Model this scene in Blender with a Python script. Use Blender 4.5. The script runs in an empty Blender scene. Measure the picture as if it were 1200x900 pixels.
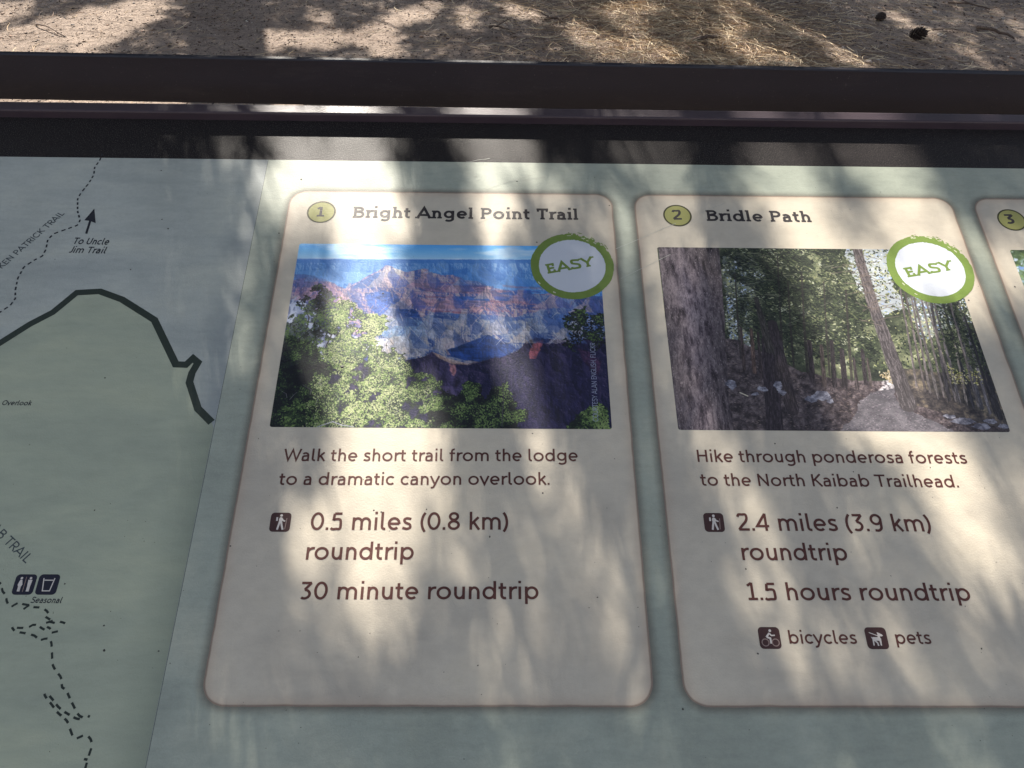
import bpy, math, random
import numpy as np
from mathutils import Vector, Matrix, noise as mnoise
R_ = math.radians
random.seed(11)
rng = np.random.default_rng(7)
sc = bpy.context.scene
COL = sc.collection

# ------------------------------------------------------------------ camera, light, exposure
TILT = R_(20.0)            # slope of the sign panel
H = 0.47                   # camera's distance from the panel plane
Z0 = 0.83                  # height of the panel under the camera
FPX = 997.66               # focal length in pixels of the 1200 px wide photograph
ANG = (0.541680296, 0.00745644251, -0.016456953)
SUN_EL, SUN_AZ = R_(41.0), R_(-15.6)   # azimuth: to the left of straight ahead
SUN_STRENGTH, SKY_STRENGTH, EXPOSURE = 5.0, 0.07, 1.48

def cam_rot(a, b, c):
    ca, sa, cb, sb, cc, s_ = math.cos(a), math.sin(a), math.cos(b), math.sin(b), math.cos(c), math.sin(c)
    return (Matrix(((1, 0, 0), (0, ca, -sa), (0, sa, ca))) @ Matrix(((cb, -sb, 0), (sb, cb, 0), (0, 0, 1)))
            @ Matrix(((cc, 0, s_), (0, 1, 0), (-s_, 0, cc))))
RC = cam_rot(*ANG)
PANEL_M = Matrix.Translation((0, 0, Z0)) @ Matrix.Rotation(TILT, 4, 'X')
cam_d = bpy.data.cameras.new('camera')
cam = bpy.data.objects.new('camera', cam_d); COL.objects.link(cam)
cam.matrix_world = PANEL_M @ (Matrix.Translation((0, 0, H)) @ RC.to_4x4())
cam_d.sensor_width = 36; cam_d.lens = FPX / 1200 * 36
cam_d.clip_start = 0.01; cam_d.clip_end = 3000
sc.camera = cam

S = Vector((math.sin(SUN_AZ) * math.cos(SUN_EL), math.cos(SUN_AZ) * math.cos(SUN_EL), math.sin(SUN_EL)))
ld = bpy.data.lights.new('sun', 'SUN'); ld.energy = SUN_STRENGTH; ld.angle = R_(0.5); ld.color = (1.0, 0.93, 0.83)
lo = bpy.data.objects.new('sun', ld); COL.objects.link(lo)
lo.rotation_euler = S.to_track_quat('Z', 'Y').to_euler(); lo.location = (-3, 9, 9)

w = bpy.data.worlds.new('World'); sc.world = w; w.use_nodes = True
wn = w.node_tree.nodes; sky = wn.new('ShaderNodeTexSky'); sky.sky_type = 'NISHITA'; sky.sun_disc = False
sky.sun_elevation = SUN_EL; sky.sun_rotation = SUN_AZ; sky.altitude = 2500
bg = wn['Background']; bg.inputs['Strength'].default_value = SKY_STRENGTH
hs = wn.new('ShaderNodeHueSaturation'); hs.inputs['Saturation'].default_value = .46     # the camera's white balance leaves the shade only faintly blue
w.node_tree.links.new(sky.outputs[0], hs.inputs['Color']); w.node_tree.links.new(hs.outputs[0], bg.inputs['Color'])
sc.view_settings.view_transform = 'Standard'; sc.view_settings.look = 'None'
sc.view_settings.exposure = EXPOSURE; sc.view_settings.gamma = 1
sc.render.engine = 'CYCLES'

# ------------------------------------------------------------------ where a thing stands: point on the panel / ground
def pp(px, py, z=0.0):
    d = RC @ Vector((px - 600, 450 - py, -FPX)); t = (z - H) / d.z
    return (d.x * t, d.y * t)
CAMP = cam.matrix_world.translation.copy()
def gp(px, py, z=0.0):
    d = PANEL_M.to_3x3() @ (RC @ Vector((px - 600, 450 - py, -FPX))); t = (z - CAMP.z) / d.z
    return (CAMP.x + d.x * t, CAMP.y + d.y * t)

# ------------------------------------------------------------------ materials
def s2l(c): return tuple(((v / 12.92) if v <= .04045 else ((v + .055) / 1.055) ** 2.4) for v in c)
def rgb(r, g, b): return s2l((r / 255, g / 255, b / 255)) + (1,)
def mat(name):
    m = bpy.data.materials.new(name); m.use_nodes = True
    nt = m.node_tree; return m, nt, nt.nodes['Principled BSDF']
def N(nt, t, **k):
    n = nt.nodes.new(t)
    for a, v in k.items(): setattr(n, a, v)
    return n
def noise_fac(nt, scale, detail=4, rough=.6, vec=None, dist=0, coord='Object'):
    tc = N(nt, 'ShaderNodeTexCoord'); n = N(nt, 'ShaderNodeTexNoise')
    n.inputs['Scale'].default_value = scale; n.inputs['Detail'].default_value = detail
    n.inputs['Roughness'].default_value = rough; n.inputs['Distortion'].default_value = dist
    mp = N(nt, 'ShaderNodeMapping'); mp.inputs['Scale'].default_value = vec or (1, 1, 1)
    nt.links.new(tc.outputs[coord], mp.inputs[0]); nt.links.new(mp.outputs[0], n.inputs['Vector'])
    return n.outputs['Fac']
def ramp(nt, fac, stops):
    r = N(nt, 'ShaderNodeValToRGB'); e = r.color_ramp.elements
    while len(e) < len(stops): e.new(.5)
    for i, (p, c) in enumerate(stops): e[i].position = p; e[i].color = c
    nt.links.new(fac, r.inputs[0]); return r.outputs[0]
def mixc(nt, fac, a, b, mode='MIX'):
    m = N(nt, 'ShaderNodeMix', data_type='RGBA', blend_type=mode)
    for s, v in ((0, fac), (6, a), (7, b)):
        if hasattr(v, 'is_output'): nt.links.new(v, m.inputs[s])
        else: m.inputs[s].default_value = v
    return m.outputs[2]
def math_(nt, op, a, b=0.0):
    m = N(nt, 'ShaderNodeMath', operation=op)
    for i, v in enumerate((a, b)):
        if hasattr(v, 'is_output'): nt.links.new(v, m.inputs[i])
        else: m.inputs[i].default_value = v
    return m.outputs[0]
def bump(nt, b, fac, strength, dist):
    bn = N(nt, 'ShaderNodeBump'); bn.inputs['Strength'].default_value = strength; bn.inputs['Distance'].default_value = dist
    nt.links.new(fac, bn.inputs['Height']); nt.links.new(bn.outputs[0], b.inputs['Normal'])
GLOSS = 0.47
def print_finish(nt, b, spec=.38):
    """weathered laminate: fine pebbled relief, uneven gloss"""
    f = noise_fac(nt, 900, 3, .6); bump(nt, b, f, .28, .0006)
    g = noise_fac(nt, 30, 4, .6)
    r = N(nt, 'ShaderNodeMapRange'); nt.links.new(g, r.inputs[0]); r.inputs[3].default_value = GLOSS - .08; r.inputs[4].default_value = GLOSS + .12
    nt.links.new(r.outputs[0], b.inputs['Roughness']); b.inputs['Specular IOR Level'].default_value = spec
def ink(name, c, spread=.08):
    m, nt, b = mat(name)
    f = noise_fac(nt, 160, 4, .7); c = rgb(*c)
    nt.links.new(mixc(nt, f, tuple(v * (1 - spread) for v in c[:3]) + (1,), tuple(min(1, v * (1 + spread) + .004) for v in c[:3]) + (1,)), b.inputs['Base Color'])
    print_finish(nt, b); return m
def mottled(name, c1, c2, c3, vec=(1, 1, 1), band=None):
    m, nt, b = mat(name)
    a = noise_fac(nt, 14, 6, .62, vec, .4); d = noise_fac(nt, 120, 5, .7, (.5, 1.6, 1))
    base = ramp(nt, a, [(.3, rgb(*c1)), (.5, rgb(*c2)), (.72, rgb(*c3))])
    d2 = noise_fac(nt, 420, 4, .8); d = math_(nt, 'ADD', math_(nt, 'MULTIPLY', d, .6), math_(nt, 'MULTIPLY', d2, .4))
    fibre = ramp(nt, d, [(.36, (.74, .75, .76, 1)), (.58, (1, 1, 1, 1))])
    sm = ramp(nt, noise_fac(nt, 4.5, 5, .7, (1, .6, 1), 1.0), [(.35, (.88, .88, .87, 1)), (.6, (1, 1, 1, 1))])      # grime wiped about by sleeves
    out = mixc(nt, 1.0, mixc(nt, .55, base, fibre, 'MULTIPLY'), sm, 'MULTIPLY')
    if band is not None: out = edge_band(nt, out, band)
    nt.links.new(out, b.inputs['Base Color'])
    print_finish(nt, b); return m
XM = pp(312, 190)[0] * .5 + pp(176, 890)[0] * .5           # map ends here
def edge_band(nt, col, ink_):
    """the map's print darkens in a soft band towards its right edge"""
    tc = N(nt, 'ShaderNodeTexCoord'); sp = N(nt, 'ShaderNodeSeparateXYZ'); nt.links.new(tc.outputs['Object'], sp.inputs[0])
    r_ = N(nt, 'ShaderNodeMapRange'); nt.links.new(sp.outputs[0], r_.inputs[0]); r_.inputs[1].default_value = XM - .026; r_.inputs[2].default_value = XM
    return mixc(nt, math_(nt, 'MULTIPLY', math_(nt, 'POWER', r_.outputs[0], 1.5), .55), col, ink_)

M = {}
M['sage'] = mottled('sage_print', (154, 160, 148), (168, 174, 160), (184, 186, 168))
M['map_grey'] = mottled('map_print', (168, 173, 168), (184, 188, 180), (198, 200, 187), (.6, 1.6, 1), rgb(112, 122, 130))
M['ink'] = ink('brown_ink', (82, 44, 38)); M['title_ink'] = ink('title_ink', (50, 44, 46))
M['olive'] = ink('olive_ink', (150, 149, 88)); M['olive_dark'] = ink('dark_olive_ink', (60, 58, 30))
M['boundary'] = ink('boundary_ink', (44, 54, 46)); M['map_ink'] = ink('map_ink', (34, 36, 44)); M['grey_ink'] = ink('grey_map_ink', (62, 70, 74))
M['badge_green'] = ink('badge_green_ink', (112, 134, 62), .2); M['badge_white'] = ink('badge_white_ink', (200, 204, 212), .02)
M['bristle'] = ink('bristle_ink', (196, 196, 168), .03); M['icon_brown'] = ink('icon_brown_ink', (68, 42, 40)); M['icon_navy'] = ink('icon_navy_ink', (26, 26, 44)); M['icon_pale'] = ink('icon_pale_ink', (214, 205, 196), .03)
M['wheel_tone'] = ink('icon_thin_ink', (152, 130, 122))
M['credit'] = ink('credit_ink', (150, 156, 180), .03)
M['speck'] = ink('dirt_speck', (62, 56, 52)); M['scratch'] = ink('scratch', (176, 178, 168))
M['dash_ink'] = ink('trail_ink', (38, 46, 40))

m, nt, b = mat('black_border_print')      # black print border with fine dust on it
f = noise_fac(nt, 1500, 2, .8); f2 = noise_fac(nt, 30, 5, .7, (1, 3, 1))
c = ramp(nt, f, [(.46, rgb(16, 14, 16)), (.57, rgb(34, 31, 32)), (.68, rgb(120, 112, 108))])
nt.links.new(mixc(nt, math_(nt, 'MULTIPLY', f2, .22), c, rgb(66, 60, 60)), b.inputs['Base Color']); print_finish(nt, b, .2)
M['border'] = m
m, nt, b = mat('dark_bronze_paint')       # powder-coated metal
f = noise_fac(nt, 900, 3, .6); f2 = noise_fac(nt, 12, 5, .7, (1, 4, 4)); f3 = noise_fac(nt, 70, 6, .75, (.3, 2, 2))
c = ramp(nt, f2, [(.3, rgb(56, 46, 54)), (.7, rgb(72, 60, 66))])
c = mixc(nt, ramp(nt, f3, [(.62, (0, 0, 0, 1)), (.78, (.5, .5, .5, 1))]), c, rgb(104, 94, 94))
nt.links.new(c, b.inputs['Base Color']); b.inputs['Roughness'].default_value = .40; b.inputs['Specular IOR Level'].default_value = .5
bump(nt, b, f, .25, .0006); M['metal'] = m
m, nt, b = mat('rear_bar_paint')
f = noise_fac(nt, 700, 3, .6); f2 = noise_fac(nt, 9, 5, .7, (1, 5, 5))
c = ramp(nt, f2, [(.3, rgb(22, 22, 34)), (.7, rgb(29, 28, 41))])
f4 = noise_fac(nt, 420, 3, .8); f5 = noise_fac(nt, 16, 6, .8, (.5, 2, 2))
c = mixc(nt, ramp(nt, f4, [(.66, (0, 0, 0, 1)), (.76, (.7, .7, .7, 1))]), c, rgb(104, 98, 100)); c = mixc(nt, ramp(nt, f5, [(.55, (0, 0, 0, 1)), (.8, (.4, .4, .4, 1))]), c, rgb(70, 64, 66))
nt.links.new(c, b.inputs['Base Color']); b.inputs['Roughness'].default_value = .5
bump(nt, b, f, .2, .0005); M['bar'] = m

def card_material(hx, hy, r):
    """parchment card; scorched edge and soft brown halo by distance to the rounded outline"""
    m, nt, b = mat('parchment_print')
    tc = N(nt, 'ShaderNodeTexCoord'); sp = N(nt, 'ShaderNodeSeparateXYZ')
    nz = N(nt, 'ShaderNodeTexNoise'); nz.inputs['Scale'].default_value = 60; nz.inputs['Detail'].default_value = 5
    nt.links.new(tc.outputs['Object'], nz.inputs['Vector'])
    nt.links.new(tc.outputs['Object'], sp.inputs[0])
    qx = math_(nt, 'SUBTRACT', math_(nt, 'ABSOLUTE', sp.outputs[0]), hx - r)
    qy = math_(nt, 'SUBTRACT', math_(nt, 'ABSOLUTE', sp.outputs[1]), hy - r)
    mx, my = math_(nt, 'MAXIMUM', qx, 0), math_(nt, 'MAXIMUM', qy, 0)
    ln = math_(nt, 'SQRT', math_(nt, 'ADD', math_(nt, 'MULTIPLY', mx, mx), math_(nt, 'MULTIPLY', my, my)))
    d = math_(nt, 'SUBTRACT', math_(nt, 'ADD', ln, math_(nt, 'MINIMUM', math_(nt, 'MAXIMUM', qx, qy), 0)), r)
    d = math_(nt, 'ADD', d, math_(nt, 'MULTIPLY', math_(nt, 'SUBTRACT', nz.outputs['Fac'], .5), .0012))
    a = noise_fac(nt, 11, 6, .62, (1, 1, 1), .5); fi = noise_fac(nt, 110, 5, .7, (.7, 1.2, 1))
    base = ramp(nt, a, [(.3, rgb(184, 175, 160)), (.5, rgb(203, 193, 175)), (.72, rgb(217, 205, 182))])
    base = mixc(nt, .5, base, ramp(nt, fi, [(.3, (.84, .83, .82, 1)), (.6, (1, 1, 1, 1))]), 'MULTIPLY')
    edge = N(nt, 'ShaderNodeMapRange'); nt.links.new(d, edge.inputs[0]); edge.inputs[1].default_value = -.009; edge.inputs[2].default_value = -.0004
    e2 = math_(nt, 'POWER', edge.outputs[0], 2.4)
    col = mixc(nt, math_(nt, 'MULTIPLY', e2, .40), base, rgb(176, 148, 126))
    rim = N(nt, 'ShaderNodeMapRange'); nt.links.new(math_(nt, 'ABSOLUTE', math_(nt, 'ADD', d, -.0002)), rim.inputs[0])
    rim.inputs[1].default_value = .0010; rim.inputs[2].default_value = .0
    col = mixc(nt, math_(nt, 'MULTIPLY', rim.outputs[0], .8), col, rgb(104, 84, 74))
    out_c = rgb(112, 98, 88)
    ins = math_(nt, 'GREATER_THAN', d, .0006)
    col = mixc(nt, ins, col, out_c)
    nt.links.new(col, b.inputs['Base Color'])
    al = N(nt, 'ShaderNodeMapRange'); nt.links.new(d, al.inputs[0]); al.inputs[1].default_value = .0006; al.inputs[2].default_value = .0062
    al.inputs[3].default_value = 1.0; al.inputs[4].default_value = 0.0
    al2 = math_(nt, 'POWER', al.outputs[0], 1.6)
    halo = math_(nt, 'MULTIPLY', al2, .44)
    fin = math_(nt, 'MAXIMUM', halo, math_(nt, 'LESS_THAN', d, .0006))
    nt.links.new(fin, b.inputs['Alpha'])
    print_finish(nt, b); return m

# ------------------------------------------------------------------ object helpers
def mesh_obj(name, verts, faces, material, parent=None, matrix=None, smooth=False):
    me = bpy.data.meshes.new(name); me.from_pydata([tuple(v) for v in verts], [], [tuple(f) for f in faces]); me.update()
    if material is not None: me.materials.append(material)
    if smooth: me.polygons.foreach_set('use_smooth', [True] * len(me.polygons))
    o = bpy.data.objects.new(name, me); COL.objects.link(o)
    if parent is not None: o.parent = parent
    if matrix is not None: o.matrix_local = matrix
    return o
def fast_mesh(name, V, F, material, parent=None, colors=None, smooth=False):
    """V (n,3) floats, F (m,k) ints, all faces of k corners"""
    me = bpy.data.meshes.new(name); n, (mf, k) = len(V), F.shape
    me.vertices.add(n); me.vertices.foreach_set('co', np.asarray(V, np.float32).ravel())
    me.loops.add(mf * k); me.loops.foreach_set('vertex_index', F.astype(np.int32).ravel())
    me.polygons.add(mf); me.polygons.foreach_set('loop_start', np.arange(0, mf * k, k, dtype=np.int32))
    me.polygons.foreach_set('loop_total', np.full(mf, k, np.int32))
    if smooth: me.polygons.foreach_set('use_smooth', np.ones(mf, bool))
    me.update(calc_edges=True); me.materials.append(material)
    if colors is not None:
        at = me.color_attributes.new('Col', 'FLOAT_COLOR', 'POINT')
        at.data.foreach_set('color', np.concatenate([colors, np.ones((n, 1))], 1).astype(np.float32).ravel())
    o = bpy.data.objects.new(name, me); COL.objects.link(o)
    if parent is not None: o.parent = parent
    return o
def tag(o, label=None, cat=None, group=None, kind=None):
    for k, v in (('label', label), ('category', cat), ('group', group), ('kind', kind)):
        if v: o[k] = v
    return o
def sheet(name, pts, z, material, parent):      # flat printed area from an outline
    return mesh_obj(name, [(x, y, z) for x, y in pts], [tuple(range(len(pts)))], material, parent)
def rounded(cx, cy, hx, hy, r, n=8):
    P = []
    for sx, sy, a0 in ((1, 1, 0), (-1, 1, 90), (-1, -1, 180), (1, -1, 270)):
        for i in range(n + 1):
            a = R_(a0 + 90 * i / n); P.append((cx + sx * (hx - r) + r * math.cos(a), cy + sy * (hy - r) + r * math.sin(a)))
    return P

# ------------------------------------------------------------------ lettering: strokes with a pen, laid flat as thin print
X, C = 500, 700
def arc(cx, cy, rx, ry, a0, a1, n=None):
    n = n or max(4, int(abs(a1 - a0) / 12))
    return [(cx + rx * math.cos(R_(a0 + (a1 - a0) * i / n)), cy + ry * math.sin(R_(a0 + (a1 - a0) * i / n))) for i in range(n + 1)]
def cr(P, n=6):
    P = [P[0]] + list(P) + [P[-1]]; out = []
    for i in range(1, len(P) - 2):
        p0, p1, p2, p3 = P[i - 1:i + 3]
        for k in range(n):
            t = k / n
            out.append(tuple(.5 * (2 * p1[j] + (p2[j] - p0[j]) * t + (2 * p0[j] - 5 * p1[j] + 4 * p2[j] - p3[j]) * t * t + (3 * p1[j] - p0[j] - 3 * p2[j] + p3[j]) * t ** 3) for j in (0, 1)))
    out.append(P[-2]); return out
def glyph(ch, w, slab=False):
    """(advance, strokes, serif marks); strokes are centre lines"""
    h = w / 2; xs = 70 + h; A = 720; st = []; sf = []; top = X + 8 - h; bot = h - 8
    def ln(*p): st.append(list(p))
    if ch == ' ': return 250, [], []
    if ch == 'o': st.append(arc(300, 250, 262 - h, 258 - h, 0, 360, 36)); adv = 600
    elif ch in 'nh':
        xr = 462 - h; ln((xs, 0), (xs, A if ch == 'h' else X)); cx = (xs + xr) / 2
        st.append(arc(cx, top - 185, xr - cx, 185, 180, 0, 14) + [(xr, 0)]); adv = xr + h + 62
        sf = [(xs, 0, 1, 1), (xr, 0, 1, 1), (xs, A if ch == 'h' else X, 1, 0)]
    elif ch == 'm':
        d = 300; ln((xs, 0), (xs, X))
        for k in (0, 1): st.append(arc(xs + d * (k + .5), top - 165, d / 2, 165, 180, 0, 14) + [(xs + d * (k + 1), 0)])
        adv = xs + 2 * d + h + 62; sf = [(xs, 0, 1, 1), (xs, X, 1, 0)]
    elif ch == 'u':
        xr = 462 - h; cx = (xs + xr) / 2; st.append([(xs, X)] + arc(cx, bot + 185, xr - cx, 185, 180, 360, 14)); ln((xr, 0), (xr, X)); adv = xr + h + 68
    elif ch == 'r':
        ln((xs, 0), (xs, X)); st.append(arc(xs + 200, top - 200, 200, 200, 180, 78, 10)); adv = 335; sf = [(xs, 0, 1, 1), (xs, X, 1, 0)]
    elif ch == 'i':
        ln((xs, 0), (xs, X)); ln((xs, 628), (xs, 628 + w * 1.02)); adv = 136 + w; sf = [(xs, 0, 1, 1), (xs, X, 1, 0)]
    elif ch == 'l':
        st.append([(xs, A)] + arc(xs + 95, bot + 100, 95, 100, 180, 270, 7) + [(xs + 130, bot)]); adv = xs + 170
        if slab: st[-1] = [(xs, A), (xs, 0)]; adv = 150 + w
        sf = [(xs, 0, 1, 1), (xs, A, 1, 0)]
    elif ch == 't':
        x = 105 + h * .6; st.append([(x, 640)] + arc(x + 105, bot + 110, 105, 110, 180, 270, 7) + [(x + 160, bot + 6)]); ln((18, X - h), (x + 165, X - h)); adv = x + 200
    elif ch == 'f':
        x = 110 + h * .5; st.append([(x, 0)] + arc(x + 125, 728 - h - 125, 125, 125, 180, 82, 8)); ln((18, X - h), (x + 165, X - h)); adv = x + 190
    elif ch == 'd':
        st.append(arc(282, 250, 242 - h, 258 - h, 0, 360, 34)); ln((532 - h, 0), (532 - h, A)); adv = 532 + 66; sf = [(532 - h, 0, 0, 1), (532 - h, A, 1, 0)]
    elif ch == 'b':
        st.append(arc(318, 250, 242 - h, 258 - h, 0, 360, 34)); ln((xs, 0), (xs, A)); adv = 600
    elif ch == 'p':
        st.append(arc(318, 250, 242 - h, 258 - h, 0, 360, 34)); ln((xs, -190), (xs, X)); adv = 600; sf = [(xs, -190, 1, 1)]
    elif ch == 'g':
        xr = 532 - h; st.append(arc(285, 265, 240 - h, 243 - h, 0, 360, 34)); st.append([(xr, X)] + arc(290, -20, xr - 290, 185 - h, 0, -142, 14)); adv = 598
    elif ch == 'a':
        xr = 422 - h; st.append(arc(xr - 150, top - 145, 150, 145, 142, 0, 12) + [(xr, 0)])
        st.append(cr([(xr, 292), (235, 290), (120, 258), (50 + h, 150), (108, 30 + h * .55), (208, bot), (310, 42 + h * .3), (xr, 140)])); adv = 488; sf = [(xr, 0, 0, 1)]
    elif ch == 'e':
        cx = 278; st.append(arc(cx, 250, 238 - h, 258 - h, -4, 312, 32)); ln((cx - 238 + h, 246), (cx + 238 - h * .9, 246)); adv = 545
    elif ch == 'c': st.append(arc(278, 250, 238 - h, 258 - h, 44, 316, 26)); adv = 478
    elif ch == 's':
        st.append(cr([(366, 428), (290, top - 12), (215, top), (118 + h * .4, 452 - h * .4), (95 + h * .3, 370), (145, 300), (225, 258), (312, 215), (350 - h * .2, 140), (322, 62 + h * .3), (215, bot), (120, bot + 20), (48, 78)])); adv = 425
    elif ch == 'k': ln((xs, 0), (xs, A)); ln((xs, 205), (405, X)); ln((xs + 105, 300), (430, 0)); adv = 470
    elif ch == 'v': ln((32, X), (238, h * .6), (444, X)); adv = 476
    elif ch == 'y': ln((32, X), (246, 25)); st.append([(452, X)] + cr([(225, -40), (180, -125), (120, -170 + h * .3), (50, -160)])); adv = 484
    elif ch == 'w': ln((28, X), (185, h), (340, X - h), (495, h), (652, X)); adv = 680
    elif ch == 'W': ln((22, C), (225, h), (430, 640), (635, h), (838, C)); adv = 860
    elif ch == 'H': xr = 590 - h; ln((xs + 10, 0), (xs + 10, C)); ln((xr, 0), (xr, C)); ln((xs + 10, 365), (xr, 365)); adv = 665
    elif ch == 'N': xr = 610 - h; ln((xs + 10, 0), (xs + 10, C)); ln((xr, 0), (xr, C)); ln((xs + 10, C - h), (xr, h)); adv = 690
    elif ch == 'K': ln((xs + 10, 0), (xs + 10, C)); ln((xs + 10, 290), (530, C)); ln((xs + 130, 390), (560, 0)); adv = 590
    elif ch == 'T':
        ln((20, C - h), (560, C - h)); ln((290, 0), (290, C)); adv = 565; sf = [(290, 0, 1, 1), (20 + h, C - h, 9, 9), (560 - h, C - h, 9, 9)]
    elif ch == 'B':
        x = xs + 10; ln((x, 0), (x, C)); st.append([(x, C - h), (330, C - h)] + arc(330, 530, 165 - h * .4, 170 - h, 90, -90, 12) + [(x, 366)])
        st.append([(x, 366), (345, 366)] + arc(345, 183 + h / 2, 190 - h * .4, 183 - h / 2, 90, -90, 12) + [(x, h)]); adv = 590; sf = [(x, 0, 1, 0), (x, C, 1, 0)]
    elif ch in 'PR':
        x = xs + 10; ln((x, 0), (x, C)); st.append([(x, C - h), (330, C - h)] + arc(330, 490, 180 - h * .4, 210 - h, 90, -90, 12) + [(x, 280 + h)])
        if ch == 'R': ln((300, 300), (500, 0))
        adv = 560; sf = [(x, 0, 1, 1), (x, C, 1, 0)]
    elif ch == 'A': ln((25, 0), (325, C - h * .6), (625, 0)); ln((130, 210), (520, 210)); adv = 650; sf = [(25, 0, 1, 1), (625, 0, 1, 1)]
    elif ch in 'EF':
        x = xs + 10; ln((x, 0), (x, C)); ln((x, C - h), (470, C - h)); ln((x, 360), (430, 360))
        if ch == 'E': ln((x, h), (480, h))
        adv = 520; sf = [(x, 0, 1, 0), (x, C, 1, 0), (470 - h, C - h, 9, 9), (480 - h, h, 8, 8)]
    elif ch == 'L': x = xs + 10; ln((x, C), (x, h), (450, h)); adv = 480
    elif ch == 'I': x = xs + 10; ln((x, C), (x, 0)); adv = 160 + w
    elif ch == 'J': st.append([(300, C)] + arc(170, 170, 130, 170 - h, 0, -130, 10)); adv = 380
    elif ch == 'U': xr = 600 - h; st.append([(xs, C)] + arc((xs + xr) / 2, 240, (xr - xs) / 2, 248 - h, 180, 360, 16) + [(xr, C)]); adv = 670
    elif ch == 'O': st.append(arc(375, 350, 340 - h, 360 - h, 0, 360, 36)); adv = 750
    elif ch in 'CG':
        st.append(arc(375, 350, 340 - h, 360 - h, 45, 318, 28)); adv = 660
        if ch == 'G': ln((400, 330), (630 - h, 330), (630 - h, 90))
    elif ch == 'S':
        st.append(cr([(470, 590), (380, 690 - h), (270, 708 - h), (150, 672 - h * .4), (90 + h * .3, 545), (140, 430), (280, 365), (420, 300), (478 - h * .2, 190), (420, 70), (275, bot), (150, 30 + h * .5), (48, 110)])); adv = 540
        sf = [(470 - h * .3, 590, 7, 7), (60, 110, 7, 7)]
    elif ch == 'Y': ln((20, C), (300, 320)); ln((580, C), (300, 320), (300, 0)); adv = 600; sf = [(20, C, 1, 1), (580, C, 1, 1), (300, 0, 1, 1)]
    elif ch == '0': st.append(arc(285, 350, 245 - h, 358 - h, 0, 360, 36)); adv = 570
    elif ch == '1': x = 255; ln((95, 570), (x, C - 12)); ln((x, 0), (x, C)); ln((85, h), (425, h)); adv = 470
    elif ch == '2':
        st.append(cr([(70, 560), (120, 655), (245, 708 - h), (375, 655), (420 - h * .3, 520), (350, 370), (200, 205), (80, h)])); ln((70, h), (470, h)); adv = 520
    elif ch == '3':
        ln((80, C - h), (430, C - h)); st.append([(425, C - h), (230, 420)] + arc(215, 208, 225 - h, 215 - h, 80, -130, 20)); adv = 500
    elif ch == '4': ln((395, 0), (395, C)); ln((395, C - 10), (60, 190), (510, 190)); adv = 550
    elif ch == '5':
        ln((430, C - h), (150, C - h)); st.append([(145, C - h), (120, 375)] + cr([(125, 400), (235, 435 - h * .1), (370, 400), (448 - h, 225), (380, 55), (230, bot), (110, 30), (45, 80)])); adv = 510
    elif ch == '8': st.append(arc(270, 528, 195 - h, 180 - h, 0, 360, 28)); st.append(arc(270, 190, 228 - h, 198 - h, 0, 360, 30)); adv = 540
    elif ch == '9': st.append(arc(265, 475, 225 - h, 233 - h, 0, 360, 30)); st.append(cr([(490 - h, 475), (480 - h, 300), (410, 120), (300, 30), (170, bot)])); adv = 540
    elif ch == '.': ln((95, 0), (95, w * 1.05)); adv = 190
    elif ch == ',': ln((105, w), (70, -90)); adv = 190
    elif ch == '(': st.append(arc(420, 300, 330, 480, 128, 232, 14)); adv = 260
    elif ch == ')': st.append(arc(-160, 300, 330, 480, 52, -52, 14)); adv = 260
    else: adv = 300
    return adv, st, sf
def ribbon(P, hw, V, F, z):
    P = [p for i, p in enumerate(P) if i == 0 or math.hypot(p[0] - P[i - 1][0], p[1] - P[i - 1][1]) > 1e-9]
    if len(P) < 2: return
    closed = math.hypot(P[0][0] - P[-1][0], P[0][1] - P[-1][1]) < 1e-6 and len(P) > 6
    if closed: P = P[:-1]
    n = len(P); b0 = len(V)
    for i in range(n):
        a = P[i - 1] if (closed or i > 0) else None; c = P[(i + 1) % n] if (closed or i < n - 1) else None; p = P[i]
        d1 = (p[0] - a[0], p[1] - a[1]) if a else None; d2 = (c[0] - p[0], c[1] - p[1]) if c else None
        d1 = d1 or d2; d2 = d2 or d1
        l1, l2 = math.hypot(*d1), math.hypot(*d2); n1 = (-d1[1] / l1, d1[0] / l1); n2 = (-d2[1] / l2, d2[0] / l2)
        m = (n1[0] + n2[0], n1[1] + n2[1]); lm = math.hypot(*m)
        if lm < .3: m = n1; k = 1
        else: m = (m[0] / lm, m[1] / lm); k = min(2.6, 1 / max(.1, m[0] * n1[0] + m[1] * n1[1]))
        V.append((p[0] + m[0] * hw * k, p[1] + m[1] * hw * k, z)); V.append((p[0] - m[0] * hw * k, p[1] - m[1] * hw * k, z))
    for i in range(n if closed else n - 1):
        j = (i + 1) % n; F.append((b0 + 2 * i + 1, b0 + 2 * j + 1, b0 + 2 * j, b0 + 2 * i))
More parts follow.
